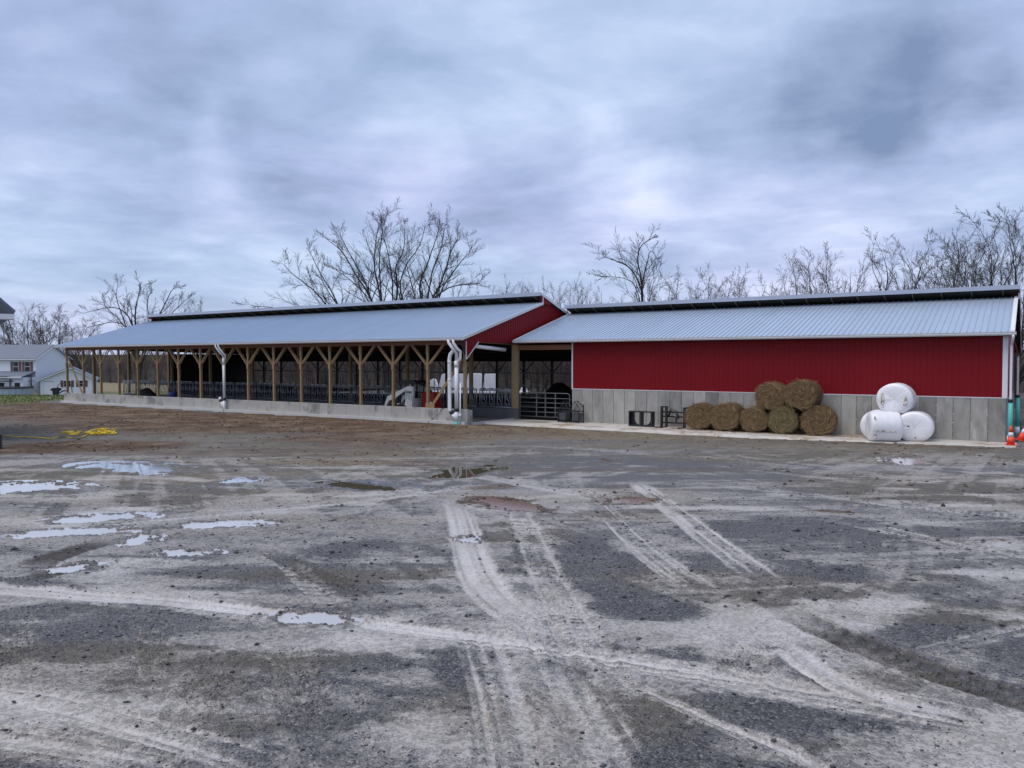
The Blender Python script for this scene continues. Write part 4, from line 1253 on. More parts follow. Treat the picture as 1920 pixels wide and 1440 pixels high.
mb = MB().prism([(-.05, -.5), (.05, -.45), (.06, .0), (.03, .45), (-.04, .5), (-.06, .1)], 'x', -.005, .005)
mb.build('seam_tear', tornm, g, loc=(.58, -.49, .0), rot=(0, 0, -.5))

# cones ------------------------------------------------------------------
def cone(x, y, z, tilt, lab):
    g = empty('traffic_cone', (x, y, z), .3, label=lab, cat='traffic cone', group='traffic cones at the barn corner')
    g.rotation_euler = (tilt[0], tilt[1], .3)
    mb = MB(); mb.box(-.17, .17, -.17, .17, 0, .025); mb.build('base', M_orange, g)
    def ring(z0, z1):
        f_ = lambda q: .135 - .10 * q / .68
        return MB().tube([(0, 0, z0), (0, 0, z1)], [f_(z0), f_(z1)], 18)
    ring(.025, .30).build('body', M_orange, g); ring(.30, .46).build('reflective_band', M_white, g); ring(.46, .68).build('tip', M_orange, g)


cone(-.63, 33.35, float(G(-.63, 33.35)), (0, 0), 'upright orange traffic cone at the apron corner')
cone(-.36, 35.7, float(G(-.36, 35.7)) + .03, (.0, .30), 'leaning orange traffic cone beside the teal drain pipe')

# calf feeder: two tubs under a peaked hay rack ------------------------------
g = empty('calf_feeder', (atY(1070, 780, 36.05)[0], 36.05, B2 + .006), label='black calf feeder with peaked hay rack and two grey tubs beside the gate', cat='feeder')
g.scale = (.80, .9, 1.0)
for sx in (-.5, .5):
    tb = MB()
    tb.add([(sx - .22, -.2, .12), (sx + .22, -.2, .12), (sx + .22, .2, .12), (sx - .22, .2, .12), (sx - .27, -.25, .52), (sx + .27, -.25, .52), (sx + .27, .25, .52), (sx - .27, .25, .52),
            (sx - .24, -.22, .52), (sx + .24, -.22, .52), (sx + .24, .22, .52), (sx - .24, .22, .52), (sx - .2, -.18, .18), (sx + .2, -.18, .18), (sx + .2, .18, .18), (sx - .2, .18, .18)],
           [(0, 3, 2, 1), (0, 1, 5, 4), (1, 2, 6, 5), (2, 3, 7, 6), (3, 0, 4, 7), (4, 5, 9, 8), (5, 6, 10, 9), (6, 7, 11, 10), (7, 4, 8, 11), (8, 9, 13, 12), (9, 10, 14, 13), (10, 11, 15, 14), (11, 8, 12, 15), (12, 13, 14, 15)])
    tb.build('tub', pmat('tub plastic', (.07, .075, .09), .5, 0, .1, 6), g)
for sx in (-.78, .78):
    for sy in (-.28, .28):
        MB().box(sx - .025, sx + .025, sy - .025, sy + .025, 0, .95 if sy > 0 else .6).build('leg', M_bsteel, g)
mb = MB()
for sy in (-.28, .28):
    mb.bar((-.78, sy, .6), (.78, sy, .6), .05); mb.bar((-.78, sy, .06), (.78, sy, .06), .05)
mb.build('frame', M_bsteel, g)
for sx in (-.42, .42):
    mb = MB()
    for sy in (-.25, .25):
        mb.bar((sx - .36, sy, .62), (sx, sy, 1.12), .03); mb.bar((sx, sy, 1.12), (sx + .36, sy, .82), .03); mb.bar((sx + .36, sy, .82), (sx + .36, sy, .6), .03)
        for q in (.25, .5, .75):
            mb.bar((sx - .36 + .72 * q - .1, sy, .62), (sx + .36 * q, sy, 1.12 - .3 * q), .02)
    mb.bar((sx, -.25, 1.12), (sx, .25, 1.12), .03)
    mb.build('hay_rack', M_bsteel, g)

# steel box frame with two round-cornered openings ----------------------------
g = empty('counterweight_frame', (atY(1203, 785, 35.75)[0], 35.75, B2 + .006), -.04, label='low black steel box frame with two rounded openings against the wall', cat='steel frame')
MB().box(-.64, .64, -.15, .15, .70, .76).build('top_plate', M_bsteel, g)
MB().box(-.64, .64, -.15, .15, .0, .08).build('base_plate', M_bsteel, g)
for sx in (-.62, .62): MB().box(sx - .02, sx + .02, -.148, .148, .081, .699).build('side_plate', M_bsteel, g)
MB().box(-.05, .05, -.148, .148, .081, .699).build('divider', M_bsteel, g)
for sx in (-1, 1):
    for cz in (0,):
        mb = MB()
        pts = [(.60 * sx, .081), (.60 * sx, .699), (.44 * sx, .699)] + [((.44 - .26 * (1 - math.cos(a)) * 1.0) * sx if False else (.44 * sx - sx * .28 * (1 - math.cos(a))), .36 - .279 * math.sin(a)) for a in np.linspace(0, math.pi / 2, 8)]
        mb.prism(pts, 'y', .08, .14)
        mb.build('corner_gusset', M_bsteel, g)

# loader attachment with forks, cross tubes and hoses --------------------------
g = empty('loader_grapple', (atY(1264, 785, 36.1)[0], 36.1, B2 + .006), -.03, label='black loader attachment with upright forks and hydraulic hoses beside the bales', cat='loader attachment')
for sx in (-.62, -.38, .55):
    MB().box(sx - .05, sx + .05, -.12, .0, .0, 1.02 if sx < 0 else .98).build('upright', M_bsteel, g)
for z_ in (.22, .52, .74):
    MB().bar((-.72, .04, z_), (.72, .04, z_), .08, .07).build('cross_tube', M_bsteel, g)
MB().bar((-.68, -.06, .99), (-.30, -.06, 1.0), .06).build('top_tube', M_bsteel, g)
MB().bar((.5, -.06, .96), (1.0, .1, .99), .06).build('top_tube', M_bsteel, g)
MB().bar((.72, .04, .2), (.72, .04, .78), .05).build('end_plate', M_bsteel, g)
MB().bar((-.70, .02, .2), (-.70, .02, 1.0), .05).build('end_plate', M_bsteel, g)
for k in range(4):
    MB().tube([(-.3, -.05, .62 - .05 * k), (-.1, -.12, .92 - .06 * k), (.15, -.14, .84 - .07 * k), (.3, -.12, .6 - .06 * k), (.2, -.05, .42)], .014, 6).build('hose', M_blk, g)
MB().tube([(-.1, -.06, .62), (.28, -.06, .55)], .045, 10).build('cylinder', M_galv, g)
MB().bar((.12, -.02, .22), (.12, -.02, .52), .07).build('stay', M_bsteel, g)
for sx in (-.62, -.38, .55):
    MB().box(sx - .05, sx + .05, -.75, -.121, .0, .045).build('fork', M_bsteel, g)

# skid steer ------------------------------------------------------------------
SX, SY, SZ = -28.95, 34.2, -.085
g = empty('skid_steer', (SX, SY, SZ), label='white skid-steer loader numbered 753 parked inside the open barn', cat='skid steer')
# local: front towards -x, camera side -y
body = MB().prism([(-1.75, .32), (-1.75, .62), (-1.2, .78), (-.62, .84), (-.35, 1.05), (-.05, 1.1), (-.05, .32)], 'y', -.55, .55)
body.build('body', M_skid, g)
for sy in (-.74, .56):
    MB().prism([(-.52, .60), (-.40, 1.0), (-.30, 1.72), (-.18, 1.80), (.10, 1.78), (.14, 1.5), (.05, .45), (-.42, .45)], 'y', sy, sy + .18).build('upright', M_skid, g)
    arm = MB().prism([(-.28, 1.62), (-.28, 1.78), (-1.5, 1.28), (-1.78, 1.18), (-1.95, .82), (-2.02, .55), (-1.90, .58), (-1.78, .80), (-1.62, .96), (-1.25, 1.02), (-1.05, 1.20)], 'y', sy + .02, sy + .16)
    arm.build('lift_arm', M_skid, g)
    MB().tube([(-1.30, sy - .004, 1.17), (-1.30, sy + .19, 1.17)], .075, 12).build('arm_pin', M_blk, g)
mb = MB().prism([(-.50, 1.10), (-.33, 1.46), (-.315, 1.46 + .0), (.09, 1.46), (.06, 1.04)], 'y', -.748, -.742)
M_decal = pmat('decal white', (.72, .74, .72), .5)
mb = MB().box(-.40, .10, -.746, -.741, 1.02, 1.52); mb.build('decal', M_decal, g)
MB().box(-.355, .085, -.750, -.747, 1.40, 1.51).build('decal_stripe', M_green, g)
MB().box(-.355, .085, -.750, -.747, 1.345, 1.375).build('decal_stripe', M_green, g)
cu = bpy.data.curves.new('number', 'FONT'); cu.body = '753'; cu.size = .34; cu.extrude = .002; cu.align_x = 'CENTER'
to = bpy.data.objects.new('number', cu); COL.objects.link(to)
dg = bpy.context.evaluated_depsgraph_get()
tm = bpy.data.meshes.new_from_object(to.evaluated_get(dg)); bpy.data.objects.remove(to)
o = link('number', tm, M_green, g, (-.135, -.752, 1.045), (math.pi / 2, 0, 0)); o.scale = (.92, 1, 1)
o['label'] = 'dark green number 753 on the loader side'
for wx in (-1.45, -.70):
    for sy in (-.62, .62):
        tyre = MB(); n = 24
        prof = [(.20, -.13), (.34, -.15), (.40, -.12), (.41, 0), (.40, .12), (.34, .15), (.20, .13)]
        vs = []; fs = []
        for k in range(n):
            a = 2 * math.pi * k / n; lug = 1.0 + (.04 if k % 2 else 0)
            for (rr_, yy) in prof: vs.append((rr_ * (lug if rr_ > .3 else 1) * math.cos(a), yy, rr_ * (lug if rr_ > .3 else 1) * math.sin(a)))
        m_ = len(prof)
        for k in range(n):
            for j in range(m_ - 1): fs.append((k * m_ + j, k * m_ + j + 1, ((k + 1) % n) * m_ + j + 1, ((k + 1) % n) * m_ + j))
        tyre.add(vs, fs, False)
        wh = tyre.build('wheel', M_blk, g, (wx, sy, .42))
        MB().tube([(0, -.06, 0), (0, .06, 0)], .205, 16).build('rim', M_skid, wh)
MB().prism([(-1.15, 1.86), (-1.2, 2.08), (-.1, 2.10), (.22, 2.0), (.22, 1.88)], 'y', -.55, .55).build('cab_roof', M_blk, g)
for sy in (-.48, .48):
    for (a, b) in (((-1.0, .8), (-1.0, 1.96)), ((-.15, 1.0), (-.05, 1.96)), ((-.6, .85), (-.6, 1.96)), ((-1.0, 1.4), (-.12, 1.4))):
        MB().bar((a[0], sy, a[1]), (b[0], sy, b[1]), .06).build('cab_bar', M_blk, g)
MB().box(-.75, -.35, -.25, .25, .9, 1.5).build('seat', M_blk, g)
MB().prism([(-2.0, .12), (-2.55, .1), (-2.6, .14), (-2.1, .55), (-1.98, .6)], 'y', -.8, .8).build('bucket', M_galvd, g)
MB().tube([(-.25, -.5, 1.8), (-.25, -.5, 1.93)], .05, 8).build('work_light', M_white, g)
g = empty('fuel_tank', (-28.22, 34.35, -.085), label='dark red box tank standing behind the skid steer', cat='tank')
MB().bev(-.45, .45, -.35, .35, .1, 1.45, .04).build('tank', M_redm, g)
for sx in (-.38, .38): MB().box(sx - .04, sx + .04, -.3, .3, 0, .1).build('skid', M_blk, g)
MB().box(.1, .34, -.356, -.351, .72, .92).build('plate', M_skid, g)
MB().tube([(0, 0, 1.45), (0, 0, 1.55)], .07, 10).build('cap', M_blk, g)

# dark heaps and a barrel inside ------------------------------------------------
def heap(x, y, z, rx, ry, h, lab, name='feed_pile'):
    n, m_ = 28, 9
    vs = [(0, 0, h)]; fs = []
    for j in range(1, m_ + 1):
        for k in range(n):
            a = 2 * math.pi * k / n; q = j / m_
            nn = .25 * (float(fbm(math.cos(a) * 2 + x, math.sin(a) * 2 + q * 2, 3, 3)) - .5)
            vs.append((rx * q * (1 + nn) * math.cos(a), ry * q * (1 + nn) * math.sin(a), h * (math.cos(q * math.pi / 2) ** 1.1) * (1 + nn) - .02))
    for k in range(n): fs.append((0, 1 + k, 1 + (k + 1) % n))
    for j in range(m_ - 1):
        for k in range(n):
            fs.append((1 + j * n + k, 1 + (j + 1) * n + k, 1 + (j + 1) * n + (k + 1) % n, 1 + j * n + (k + 1) % n))
    tag(MB().add(vs, fs, True).build(name, M_feed, loc=(x, y, z)), lab, 'feed pile')


heap(-26.6, 46.0, -.09, 2.0, 1.8, 1.75, 'black feed heap deep in the gate bay')
heap(-57.0, 34.9, -.09, 1.6, 1.0, 1.15, 'black feed heap on the alley near the far end of the open barn')
g = empty('barrel', (-53.6, 35.0, -.085), label='blue plastic barrel standing in the feed alley', cat='barrel')
MB().tube([(0, 0, 0), (0, 0, .05), (0, 0, .3), (0, 0, .33), (0, 0, .6), (0, 0, .63), (0, 0, .87), (0, 0, .9)], [.27, .29, .29, .30, .29, .30, .29, .26], 18).build('drum', M_blue, g)
MB().tube([(.1, 0, .9), (.1, 0, .93)], .04, 8).build('bung', M_white, g)
# free-stall loops at the back
loop = MB().tube([(0, 0, .0), (0, 0, 1.2), (0, -.15, 1.42), (0, -.6, 1.45), (0, -1.2, 1.35), (0, -1.5, 1.1), (0, -1.45, .75), (0, -1.1, .6), (0, -.0, .55)], .035, 8).mesh('stall_loop')
for i in range(9):
    x = -31.0 + i * 1.15 if i < 5 else -24.6 + (i - 5) * .9
    tag(link('stall_divider', loop, M_galvd, None, (x, 48.6, -.085)), 'dark steel free-stall loop along the back of the barn', 'stall divider', 'free-stall loops along the back')

# calf hutches behind the barn, standing on a stone pad ----------------------------
pad = MB()
a = atS(780, 735, 70); b = atS(1010, 735, 70)
dx = np.array([b[0] - a[0], b[1] - a[1]]); L_ = np.linalg.norm(dx); dx /= L_
tag(MB().prism([(-1, -1.6), (L_ + 1, -1.6), (L_ + 1, 3.2), (-1, 3.2)], 'z', -1.2, .30).build('stone_pad', M_bed, loc=(a[0], a[1], 0), rot=(0, 0, math.atan2(dx[1], dx[0]))), 'raised stone pad behind the open barn', kind='structure')


def hutch(px0, px1, ytop, lab, flip=False, dome=False):
    p = atS((px0 + px1) / 2, 733, 70); wd = (px1 - px0) * 70 / F
    h = (733 - ytop) * 70 / F
    g = empty('calf_hutch', (p[0], p[1], .30), math.atan2(dx[1], dx[0]), label=lab, cat='calf hutch', group='white calf hutches behind the barn')
    hw = wd / 2; h = p[2] + h - .30
    if dome:
        poly = [(-hw, .12), (-hw * .9, h * .55), (-hw * .55, h * .9), (0, h), (hw * .45, h * .93), (hw * .8, h * .62), (hw, .12)]
    else:
        poly = [(-hw, .12), (-hw * .97, h * .45), (-hw * .80, h * .92), (-hw * .72, h), (hw * .86, h), (hw * .94, h * .94), (hw * .98, .12)]
    MB().prism(poly, 'y', -.7, .7).build('shell', M_poly, g)
    mb = MB().box(-hw - .08, hw + .08, -.80, .8, .0, .12); mb.build('base_flange', M_poly, g)
    for k in (-.5, 0, .5):
        MB().prism([(hw * k - .03, .13), (hw * k - .03, h * .85), (hw * k + .03, h * .85), (hw * k + .03, .13)], 'y', -.72, -.701).build('rib', M_poly, g)


hutch(803, 822, 710, 'small domed white calf hutch left of the white row', dome=True)
hutch(824, 873, 701, 'white calf hutch behind the white downpipes')
hutch(875, 904, 700, 'white calf hutch between the corner post and the inner post')
hutch(906, 932, 701, 'rightmost tall white calf hutch right of the brown inner post')
hutch(975, 990, 726, 'low white calf hutch seen just above the tube gate', dome=True)

# yellow rope, black corrugated pipe -----------------------------------------------
gp = lambda px, py: (lambda q: (q[0], q[1], float(G(*q)) + .03))(ground_at(px, py))
g = empty('yellow_rope', gp(165, 822), label='tangled yellow rope lying on the brown dirt', cat='rope')
org = Vector(gp(165, 822))
line = [gp(px, py) for px, py in ((0, 818), (28, 820), (60, 821), (95, 824), (112, 821), (130, 822), (148, 825), (158, 819), (166, 815))]
MB().tube([Vector(q) - org for q in line], .022, 6).build('line', M_yel, g)
for k in range(13):
    c = Vector(gp(R.uniform(166, 203), R.uniform(813, 816.5))) - org
    if k > 9: c = Vector(gp(R.uniform(132, 148), R.uniform(813, 818))) - org
    rr_ = R.uniform(.18, .5); tl = R.uniform(.1, .5); ph = R.uniform(0, 6)
    MB().tube([c + Vector((rr_ * math.cos(a), rr_ * .8 * math.sin(a), .02 + tl * .5 * rr_ * (1 + math.sin(a + ph)))) for a in np.linspace(0, 6.0, 16)], .024, 6).build('coil', M_yel, g)
q = gp(-14, 842)
g = empty('corrugated_pipe', q, label='upright black corrugated drain pipe at the left edge', cat='pipe')
MB().tube([(0, 0, -.05 + k * .022) for k in range(24)], [.30 if (k // 2) % 2 else .26 for k in range(24)], 22).build('pipe', M_blk, g)
MB().tube([(0, 0, .45), (0, 0, .475)], .22, 18).build('bore', M_cable, g)

# ------------------------------------------------------------------ farmhouse
HS = 115.0
hc = atS(68, 744, HS)
gz_h = hc[2]
va = math.atan2(hc[1], hc[0])
rdir = va - math.pi / 2                               # picture-right at the house
aa = math.radians(42)
# local +x = long axis pointing right/towards the camera, local +y = away
hrot = rdir - aa * .0
house = empty('farmhouse', (hc[0], hc[1], gz_h), rdir - math.radians(36), label='white two-storey farmhouse with grey roof beyond the lawn', cat='house')
hL, hW, hE, hR = 14.0, 7.6, 5.7, 7.55
MB().box(-hL, 0, 0, hW, -1, hE).build('wall', M_vinyl, house)
gwl = MB().prism([(0, hE), (hW, hE), (hW / 2, hR)], 'x', -hL, -.01); gwl.build('gable_wall', M_vinyl, house)
rf_ = MB()
for (ya, yb) in ((-.35, hW / 2), (hW + .35, hW / 2)):
    za = hE - .22
    rf_.add([(-hL - .3, ya, za), (.3, ya, za), (.3, yb, hR + .03), (-hL - .3, yb, hR + .03), (-hL - .3, ya, za + .14), (.3, ya, za + .14), (.3, yb, hR + .17), (-hL - .3, yb, hR + .17)],
            [(0, 1, 2, 3), (7, 6, 5, 4), (0, 4, 5, 1), (1, 5, 6, 2), (2, 6, 7, 3), (3, 7, 4, 0)])
hr_ = rf_.build('roof', M_shing, house)
for (ya, yb) in ((-.38, hW / 2), (hW + .38, hW / 2)):
    MB().bar((.32, ya, hE - .24), (.32, yb, hR + .01), .04, .2, up=(1, 0, 0)).build('fascia', M_white, hr_)
MB().box(-hL - .3, .3, -.46, -.352, hE - .30, hE - .16).build('gutter', M_white, hr_)


def win(parent, x, z, w_, h_, y=-.03):
    f = MB(); f.box(x - w_ / 2 - .06, x + w_ / 2 + .06, y - .03, y + .02, z - .06, z + h_ + .06)
    fo = f.build('window', M_white, parent)
    MB().box(x - w_ / 2, x + w_ / 2, y - .05, y - .031, z, z + h_ * .47).build('pane', M_glass, fo)
    MB().box(x - w_ / 2, x + w_ / 2, y - .05, y - .031, z + h_ * .53, z + h_).build('pane', M_glass, fo)
    for sx in (-1, 1):
        MB().box(x + sx * (w_ / 2 + .26) - .18, x + sx * (w_ / 2 + .26) + .18, y - .045, y - .0, z - .05, z + h_ + .05).build('shutter', M_shut, fo)


win(house, -1.25, 3.75, .75, 1.35); win(house, -3.05, 3.75, .75, 1.35)
# porch roof along the front
pr_ = MB().prism([(-2.9, 3.0), (0, 3.75), (0, 3.6), (-2.9, 2.86)], 'x', -hL, -.05).build('porch_roof', M_shing, house)
MB().box(-hL, -.05, -2.95, -2.9, 2.78, 3.0).build('porch_fascia', M_white, house)
MB().box(-hL, -.15, -2.5, -.01, -.5, 2.9).build('porch_wall', M_vinyl, house)
for x in (-1.0, -3.4, -6.0):
    f = MB().box(x - .5, x + .5, -2.54, -2.505, 1.0, 2.2).build('porch_window', M_white, house)
    MB().box(x - .42, x + .42, -2.56, -2.541, 1.08, 2.12).build('pane', M_glass, f)
# annex with a front gable
ax = atS(76, 742, HS - 3.0)
ann = empty('house_annex', (ax[0], ax[1], ax[2] - .1), rdir - math.radians(6), label='low white gabled annex with door and shuttered window beside the house', cat='outbuilding')
aw = 6.9; ae = 2.55; ap = 4.05
MB().prism([(0, -.6), (aw, -.6), (aw, ae), (aw / 2 + .3, ap - .1), (0, ae - .1)], 'y', 0, 7).build('wall', M_vinyl, ann)
rf_ = MB().prism([(-.4, ae - .35), (aw / 2 + .3, ap), (aw + .4, ae - .25), (aw + .4, ae - .11), (aw / 2 + .3, ap + .16), (-.4, ae - .2)], 'y', -.35, 7.2).build('roof', M_shing, ann)
MB().prism([(-.4, ae - .42), (aw / 2 + .3, ap - .10), (aw + .4, ae - .32), (aw + .4, ae - .2), (aw / 2 + .3, ap + .05), (-.4, ae - .27)], 'y', -.40, -.352).build('fascia', M_white, rf_)
d_ = MB().box(.55, 1.65, -.06, -.005, .02, 2.05).build('door', M_poly, ann)
MB().box(.50, 1.70, -.03, -.002, 2.055, 2.15).build('door_trim', M_galv, d_); MB().tube([(1.55, -.1, 1.0), (1.55, -.06, 1.0)], .04, 8).build('handle', M_blk, d_)
MB().box(.1, .46, -.05, -.004, .02, 2.0).build('downpipe', M_white, ann)
win(ann, 3.35, 1.35, .8, .85)
win(ann, 5.2, 1.35, .6, .85)
MB().box(4.2, 6.4, -.04, -.004, .0, 1.9).build('garage_door', M_poly, ann)
# pool with deck rail
pp = atS(18, 745, HS - 5)
pool = empty('swimming_pool', (pp[0], pp[1], pp[2]), rdir, label='grey above-ground swimming pool with dark deck rail in front of the house', cat='pool')
n = 20; 
wl_ = MB()
for k in range(n):
    a0 = 2 * math.pi * k / n; a1 = 2 * math.pi * (k + .96) / n
    for (rr0, rr1) in ((2.6, 2.55),):
        wl_.add([(rr0 * math.cos(a0), rr0 * math.sin(a0), 0), (rr0 * math.cos(a1), rr0 * math.sin(a1), 0), (rr0 * math.cos(a1), rr0 * math.sin(a1), 1.3), (rr0 * math.cos(a0), rr0 * math.sin(a0), 1.3),
                 (rr1 * math.cos(a0), rr1 * math.sin(a0), 0), (rr1 * math.cos(a1), rr1 * math.sin(a1), 0), (rr1 * math.cos(a1), rr1 * math.sin(a1), 1.3), (rr1 * math.cos(a0), rr1 * math.sin(a0), 1.3)],
                [(0, 1, 2, 3), (7, 6, 5, 4), (0, 4, 5, 1), (1, 5, 6, 2), (2, 6, 7, 3), (3, 7, 4, 0)])
wl_.build('pool_wall', M_pool, pool)
MB().tube([(2.6 * math.cos(a), 2.6 * math.sin(a), 1.36) for a in np.linspace(0, 2 * math.pi, 41)], .10, 8, False).build('top_rail', M_dark, pool)
MB().tube([(0, 0, 1.22), (0, 0, 1.23)], 2.54, 40).build('cover', M_dark, pool)
dk = MB().box(-4.5, 2.9, 2.8, 5.0, 1.25, 1.45).build('deck', M_dark, pool)
for x in (-4.2, -2.6, -1.3, .0, 1.5, 2.6): MB().box(x - .08, x + .08, 2.8, 2.96, 1.46, 2.9).build('rail_post', M_dark, pool)
for z_ in (2.15, 2.85): MB().box(-4.5, 2.9, 2.83, 2.93, z_, z_ + .10).build('rail', M_dark, pool)
# grill, bench swing, stool on the lawn
q = atS(106, 743, HS - 6); g = empty('grill', tuple(q), rdir, label='covered black barbecue grill in front of the annex', cat='grill')
MB().prism([(-.45, .0), (-.5, .75), (-.75, .85), (-.7, 1.0), (-.45, 1.15), (.3, 1.2), (.6, 1.05), (.6, .85), (.35, .7), (.3, 0)], 'y', -.3, .3).build('cover', M_blk, g)
q = atS(121, 744, HS - 6); g = empty('garden_swing', tuple(q), rdir, label='dark metal arch swing by the barn corner post', cat='swing')
MB().tube([(-.9, 0, 0), (-.8, 0, 1.5), (-.6, 0, 1.8), (.6, 0, 1.85), (.85, 0, 1.6), (1.0, 0, 0)], .05, 8).build('arch', M_dark, g)
MB().tube([(-.6 + 1.2 * k / 8, .1, .5 + .35 * math.sin(math.pi * k / 8)) for k in range(9)], .09, 8).build('seat', M_dark, g)
q = atS(68, 746, HS - 10); g = empty('stool', tuple(q), rdir, label='small pale wooden stool on the lawn beside the pool', cat='stool')
MB().box(-.28, .28, -.2, .2, .5, .6).build('seat', M_tan, g)
for sx in (-.22, .22):
    for sy in (-.14, .14): MB().box(sx - .05, sx + .05, sy - .05, sy + .05, -.05, .5).build('leg', M_tan, g)

# ------------------------------------------------------------------ shed whose eave enters at the left
tip = atS(27, 599, 30.0)
vr_ = math.atan2(tip[1], tip[0]) - math.pi / 2
shed = empty('equipment_shed', (tip[0], tip[1], 0), vr_ + .06, label='shed with dark grey ribbed roof and white eave at the left edge', cat='shed')
tz = tip[2]
MB().box(-9, -2.0, .6, 12, -1.0, tz + .1).build('wall', M_vinyl, shed)
sr = MB().prism([(0, .23), (-6, 6 * .98 + .23), (-6, 6 * .98 + .15), (0, .15)], 'y', 0, 12).build('roof_sheet', M_shing, shed, (0, 0, tz))
for k in range(26):
    MB().bar((-.02, .06 + k * .46, .25), (-6, .06 + k * .46, 6.13), .04, .03, up=(0, 0, 1)).build('roof_rib', M_shing, sr)
MB().box(-6.5, .0, -.06, -.02, tz, tz + .20).build('fascia', M_white, shed)
MB().box(-6.5, -.02, -.019, .6, tz, tz + .03).build('soffit', M_white, shed)
MB().prism([(0.0, .2), (-6, 6.08), (-6, 6.26), (0.05, .30)], 'y', -.05, -.005).build('rake_trim', M_shing, shed, (0, 0, tz + .03))
MB().prism([(-2.0, 0), (-2.0, 1.8), (-6, 5.7), (-6, 0)], 'y', .55, .6).build('gable_wall', M_shing, shed, (0, 0, tz))

# ------------------------------------------------------------------ bare trees
def tubes(branches, sides):
    """list of (pts, radii) -> numpy verts and quads"""
    VV = []; FF = []; off = 0
    for pts, rad in branches:
        n = len(pts); k = sides(rad[0])
        d = np.gradient(pts, axis=0); d /= (np.linalg.norm(d, axis=1, keepdims=True) + 1e-9)
        ref = np.array([.31, .77, .55]); a = np.cross(d, ref); a /= (np.linalg.norm(a, axis=1, keepdims=True) + 1e-9); b = np.cross(d, a)
        th = np.arange(k) * 2 * math.pi / k
        ring = pts[:, None, :] + rad[:, None, None] * (a[:, None, :] * np.cos(th)[None, :, None] + b[:, None, :] * np.sin(th)[None, :, None])
        VV.append(ring.reshape(-1, 3))
        i = np.arange(n - 1)[:, None] * k; j = np.arange(k)[None, :]; j2 = (j + 1) % k
        FF.append((np.stack([i + j, i + j2, i + k + j2, i + k + j], -1).reshape(-1, 4)) + off)
        off += n * k
    return np.concatenate(VV), np.concatenate(FF)


def grow(rs, limbs, levels, up=.25, rmin=.011, spread=.85, child=(9, 6, 4), lens=(.29, .46, .36), crook=.13):
    """limbs: list of (pts, r0). returns (trunk branches, crown branches)"""
    def smooth(P):
        P = np.array(P, float)
        for _ in range(2):
            Q = [P[0]]
            for a, b in zip(P[:-1], P[1:]): Q += [a * .75 + b * .25, a * .25 + b * .75]
            Q.append(P[-1]); P = np.array(Q)
        return P
    first = []
    for P, r0, r1 in limbs:
        P = smooth(P); n = len(P)
        tt = np.linspace(0, 1, n)
        P = P + rs.normal(0, crook * .35, P.shape) * (tt[:, None] * (1 - tt[:, None]) * 2)
        first.append((P, r0 * (1 - tt) + r1 * tt))
    out = []
    cur = first
    for lv in range(levels):
        nxt = []
        for P, rd in cur:
            n = len(P)
            seg = np.linalg.norm(np.diff(P, axis=0), axis=1); L_ = seg.sum()
            nchild = max(2, int(child[lv] * rs.uniform(.8, 1.25)))
            for c in range(nchild):
                t_ = (.22 if lv == 0 else .12) + (.80 if lv == 0 else .88) * (c + rs.uniform(.1, .9)) / nchild
                t_ = min(t_, .99)
                i = t_ * (n - 1); i0 = int(i); fr_ = i - i0
                p0 = P[i0] * (1 - fr_) + P[min(i0 + 1, n - 1)] * fr_
                dr = P[min(i0 + 1, n - 1)] - P[max(i0 - 1, 0)]; dr = dr / (np.linalg.norm(dr) + 1e-9)
                rv = rs.normal(0, 1, 3); rv -= dr * rv.dot(dr); rv /= np.linalg.norm(rv) + 1e-9
                ang_ = rs.uniform(.45, 1.0) * spread
                d = dr * math.cos(ang_) + rv * math.sin(ang_)
                d[2] += up * rs.uniform(0, 1); d /= np.linalg.norm(d)
                ln = L_ * lens[lv] * rs.uniform(.55, 1.15) * (1.22 - .82 * t_)
                m = 5 if lv < levels - 1 else 4
                r0 = max(rmin, min(rd[i0] * .5, .022 * ln)); 
                q = [p0]; dd = d.copy()
                for k in range(m - 1):
                    dd = dd + rs.normal(0, crook * 1.25, 3); dd[2] += up * .16; dd /= np.linalg.norm(dd)
                    q.append(q[-1] + dd * ln / (m - 1))
                tp = np.linspace(1, .35 if lv < levels - 1 else .55, m)
                nxt.append((np.array(q), np.maximum(r0 * tp, rmin * .7)))
        out += nxt
        cur = nxt
    return first, out


def tree_meshes(name, first, crown):
    sd_ = lambda r: 7 if r > .1 else (5 if r > .04 else 3)
    v, f = tubes(first, sd_); tr = npmesh('trunk', v, f, True)
    v, f = tubes(crown, sd_); cr = npmesh('crown', v, f, True)
    return tr, cr


def place_tree(name, meshes, loc, rz, sc, label, mat=M_bark, group=None):
    g = empty(name, loc, rz, label=label, cat='tree', group=group)
    g.scale = (sc, sc, sc) if not hasattr(sc, '__len__') else sc
    link('trunk', meshes[0], mat, g); link('crown', meshes[1], mat, g)
    return g


def traced(px_limbs, S, seed, base_px, gz0, child, rmin=.0085, depth=2.5, up=.2):
    """limbs read off the photograph in metres across and up, each given its own depth"""
    rs = np.random.RandomState(seed)
    b = atS(base_px, 690, S)
    fw = np.array([-ST, CT]); rt = np.array([CT, ST])
    limbs = []
    for pts, r0 in px_limbs:
        dep = rs.uniform(-depth, depth)
        P_ = []
        for i, (x, y) in enumerate(pts):
            u = (x - base_px) * S / F; z = (HOR - y) * S / F + CH
            dd = dep * (i / (len(pts) - 1)) ** .8
            P_.append((rt[0] * u + fw[0] * dd, rt[1] * u + fw[1] * dd, z - gz0))
        limbs.append((P_, r0, r0 * .22))
    limbs = [(P__, r_ * .5, r_ * .07) for P__, r_, _ in limbs]
    first, crown = grow(rs, limbs, 3, up=up, child=child, rmin=rmin)
    return tree_meshes('t', first, crown), (b[0], b[1], gz0)


S_ = 78.0
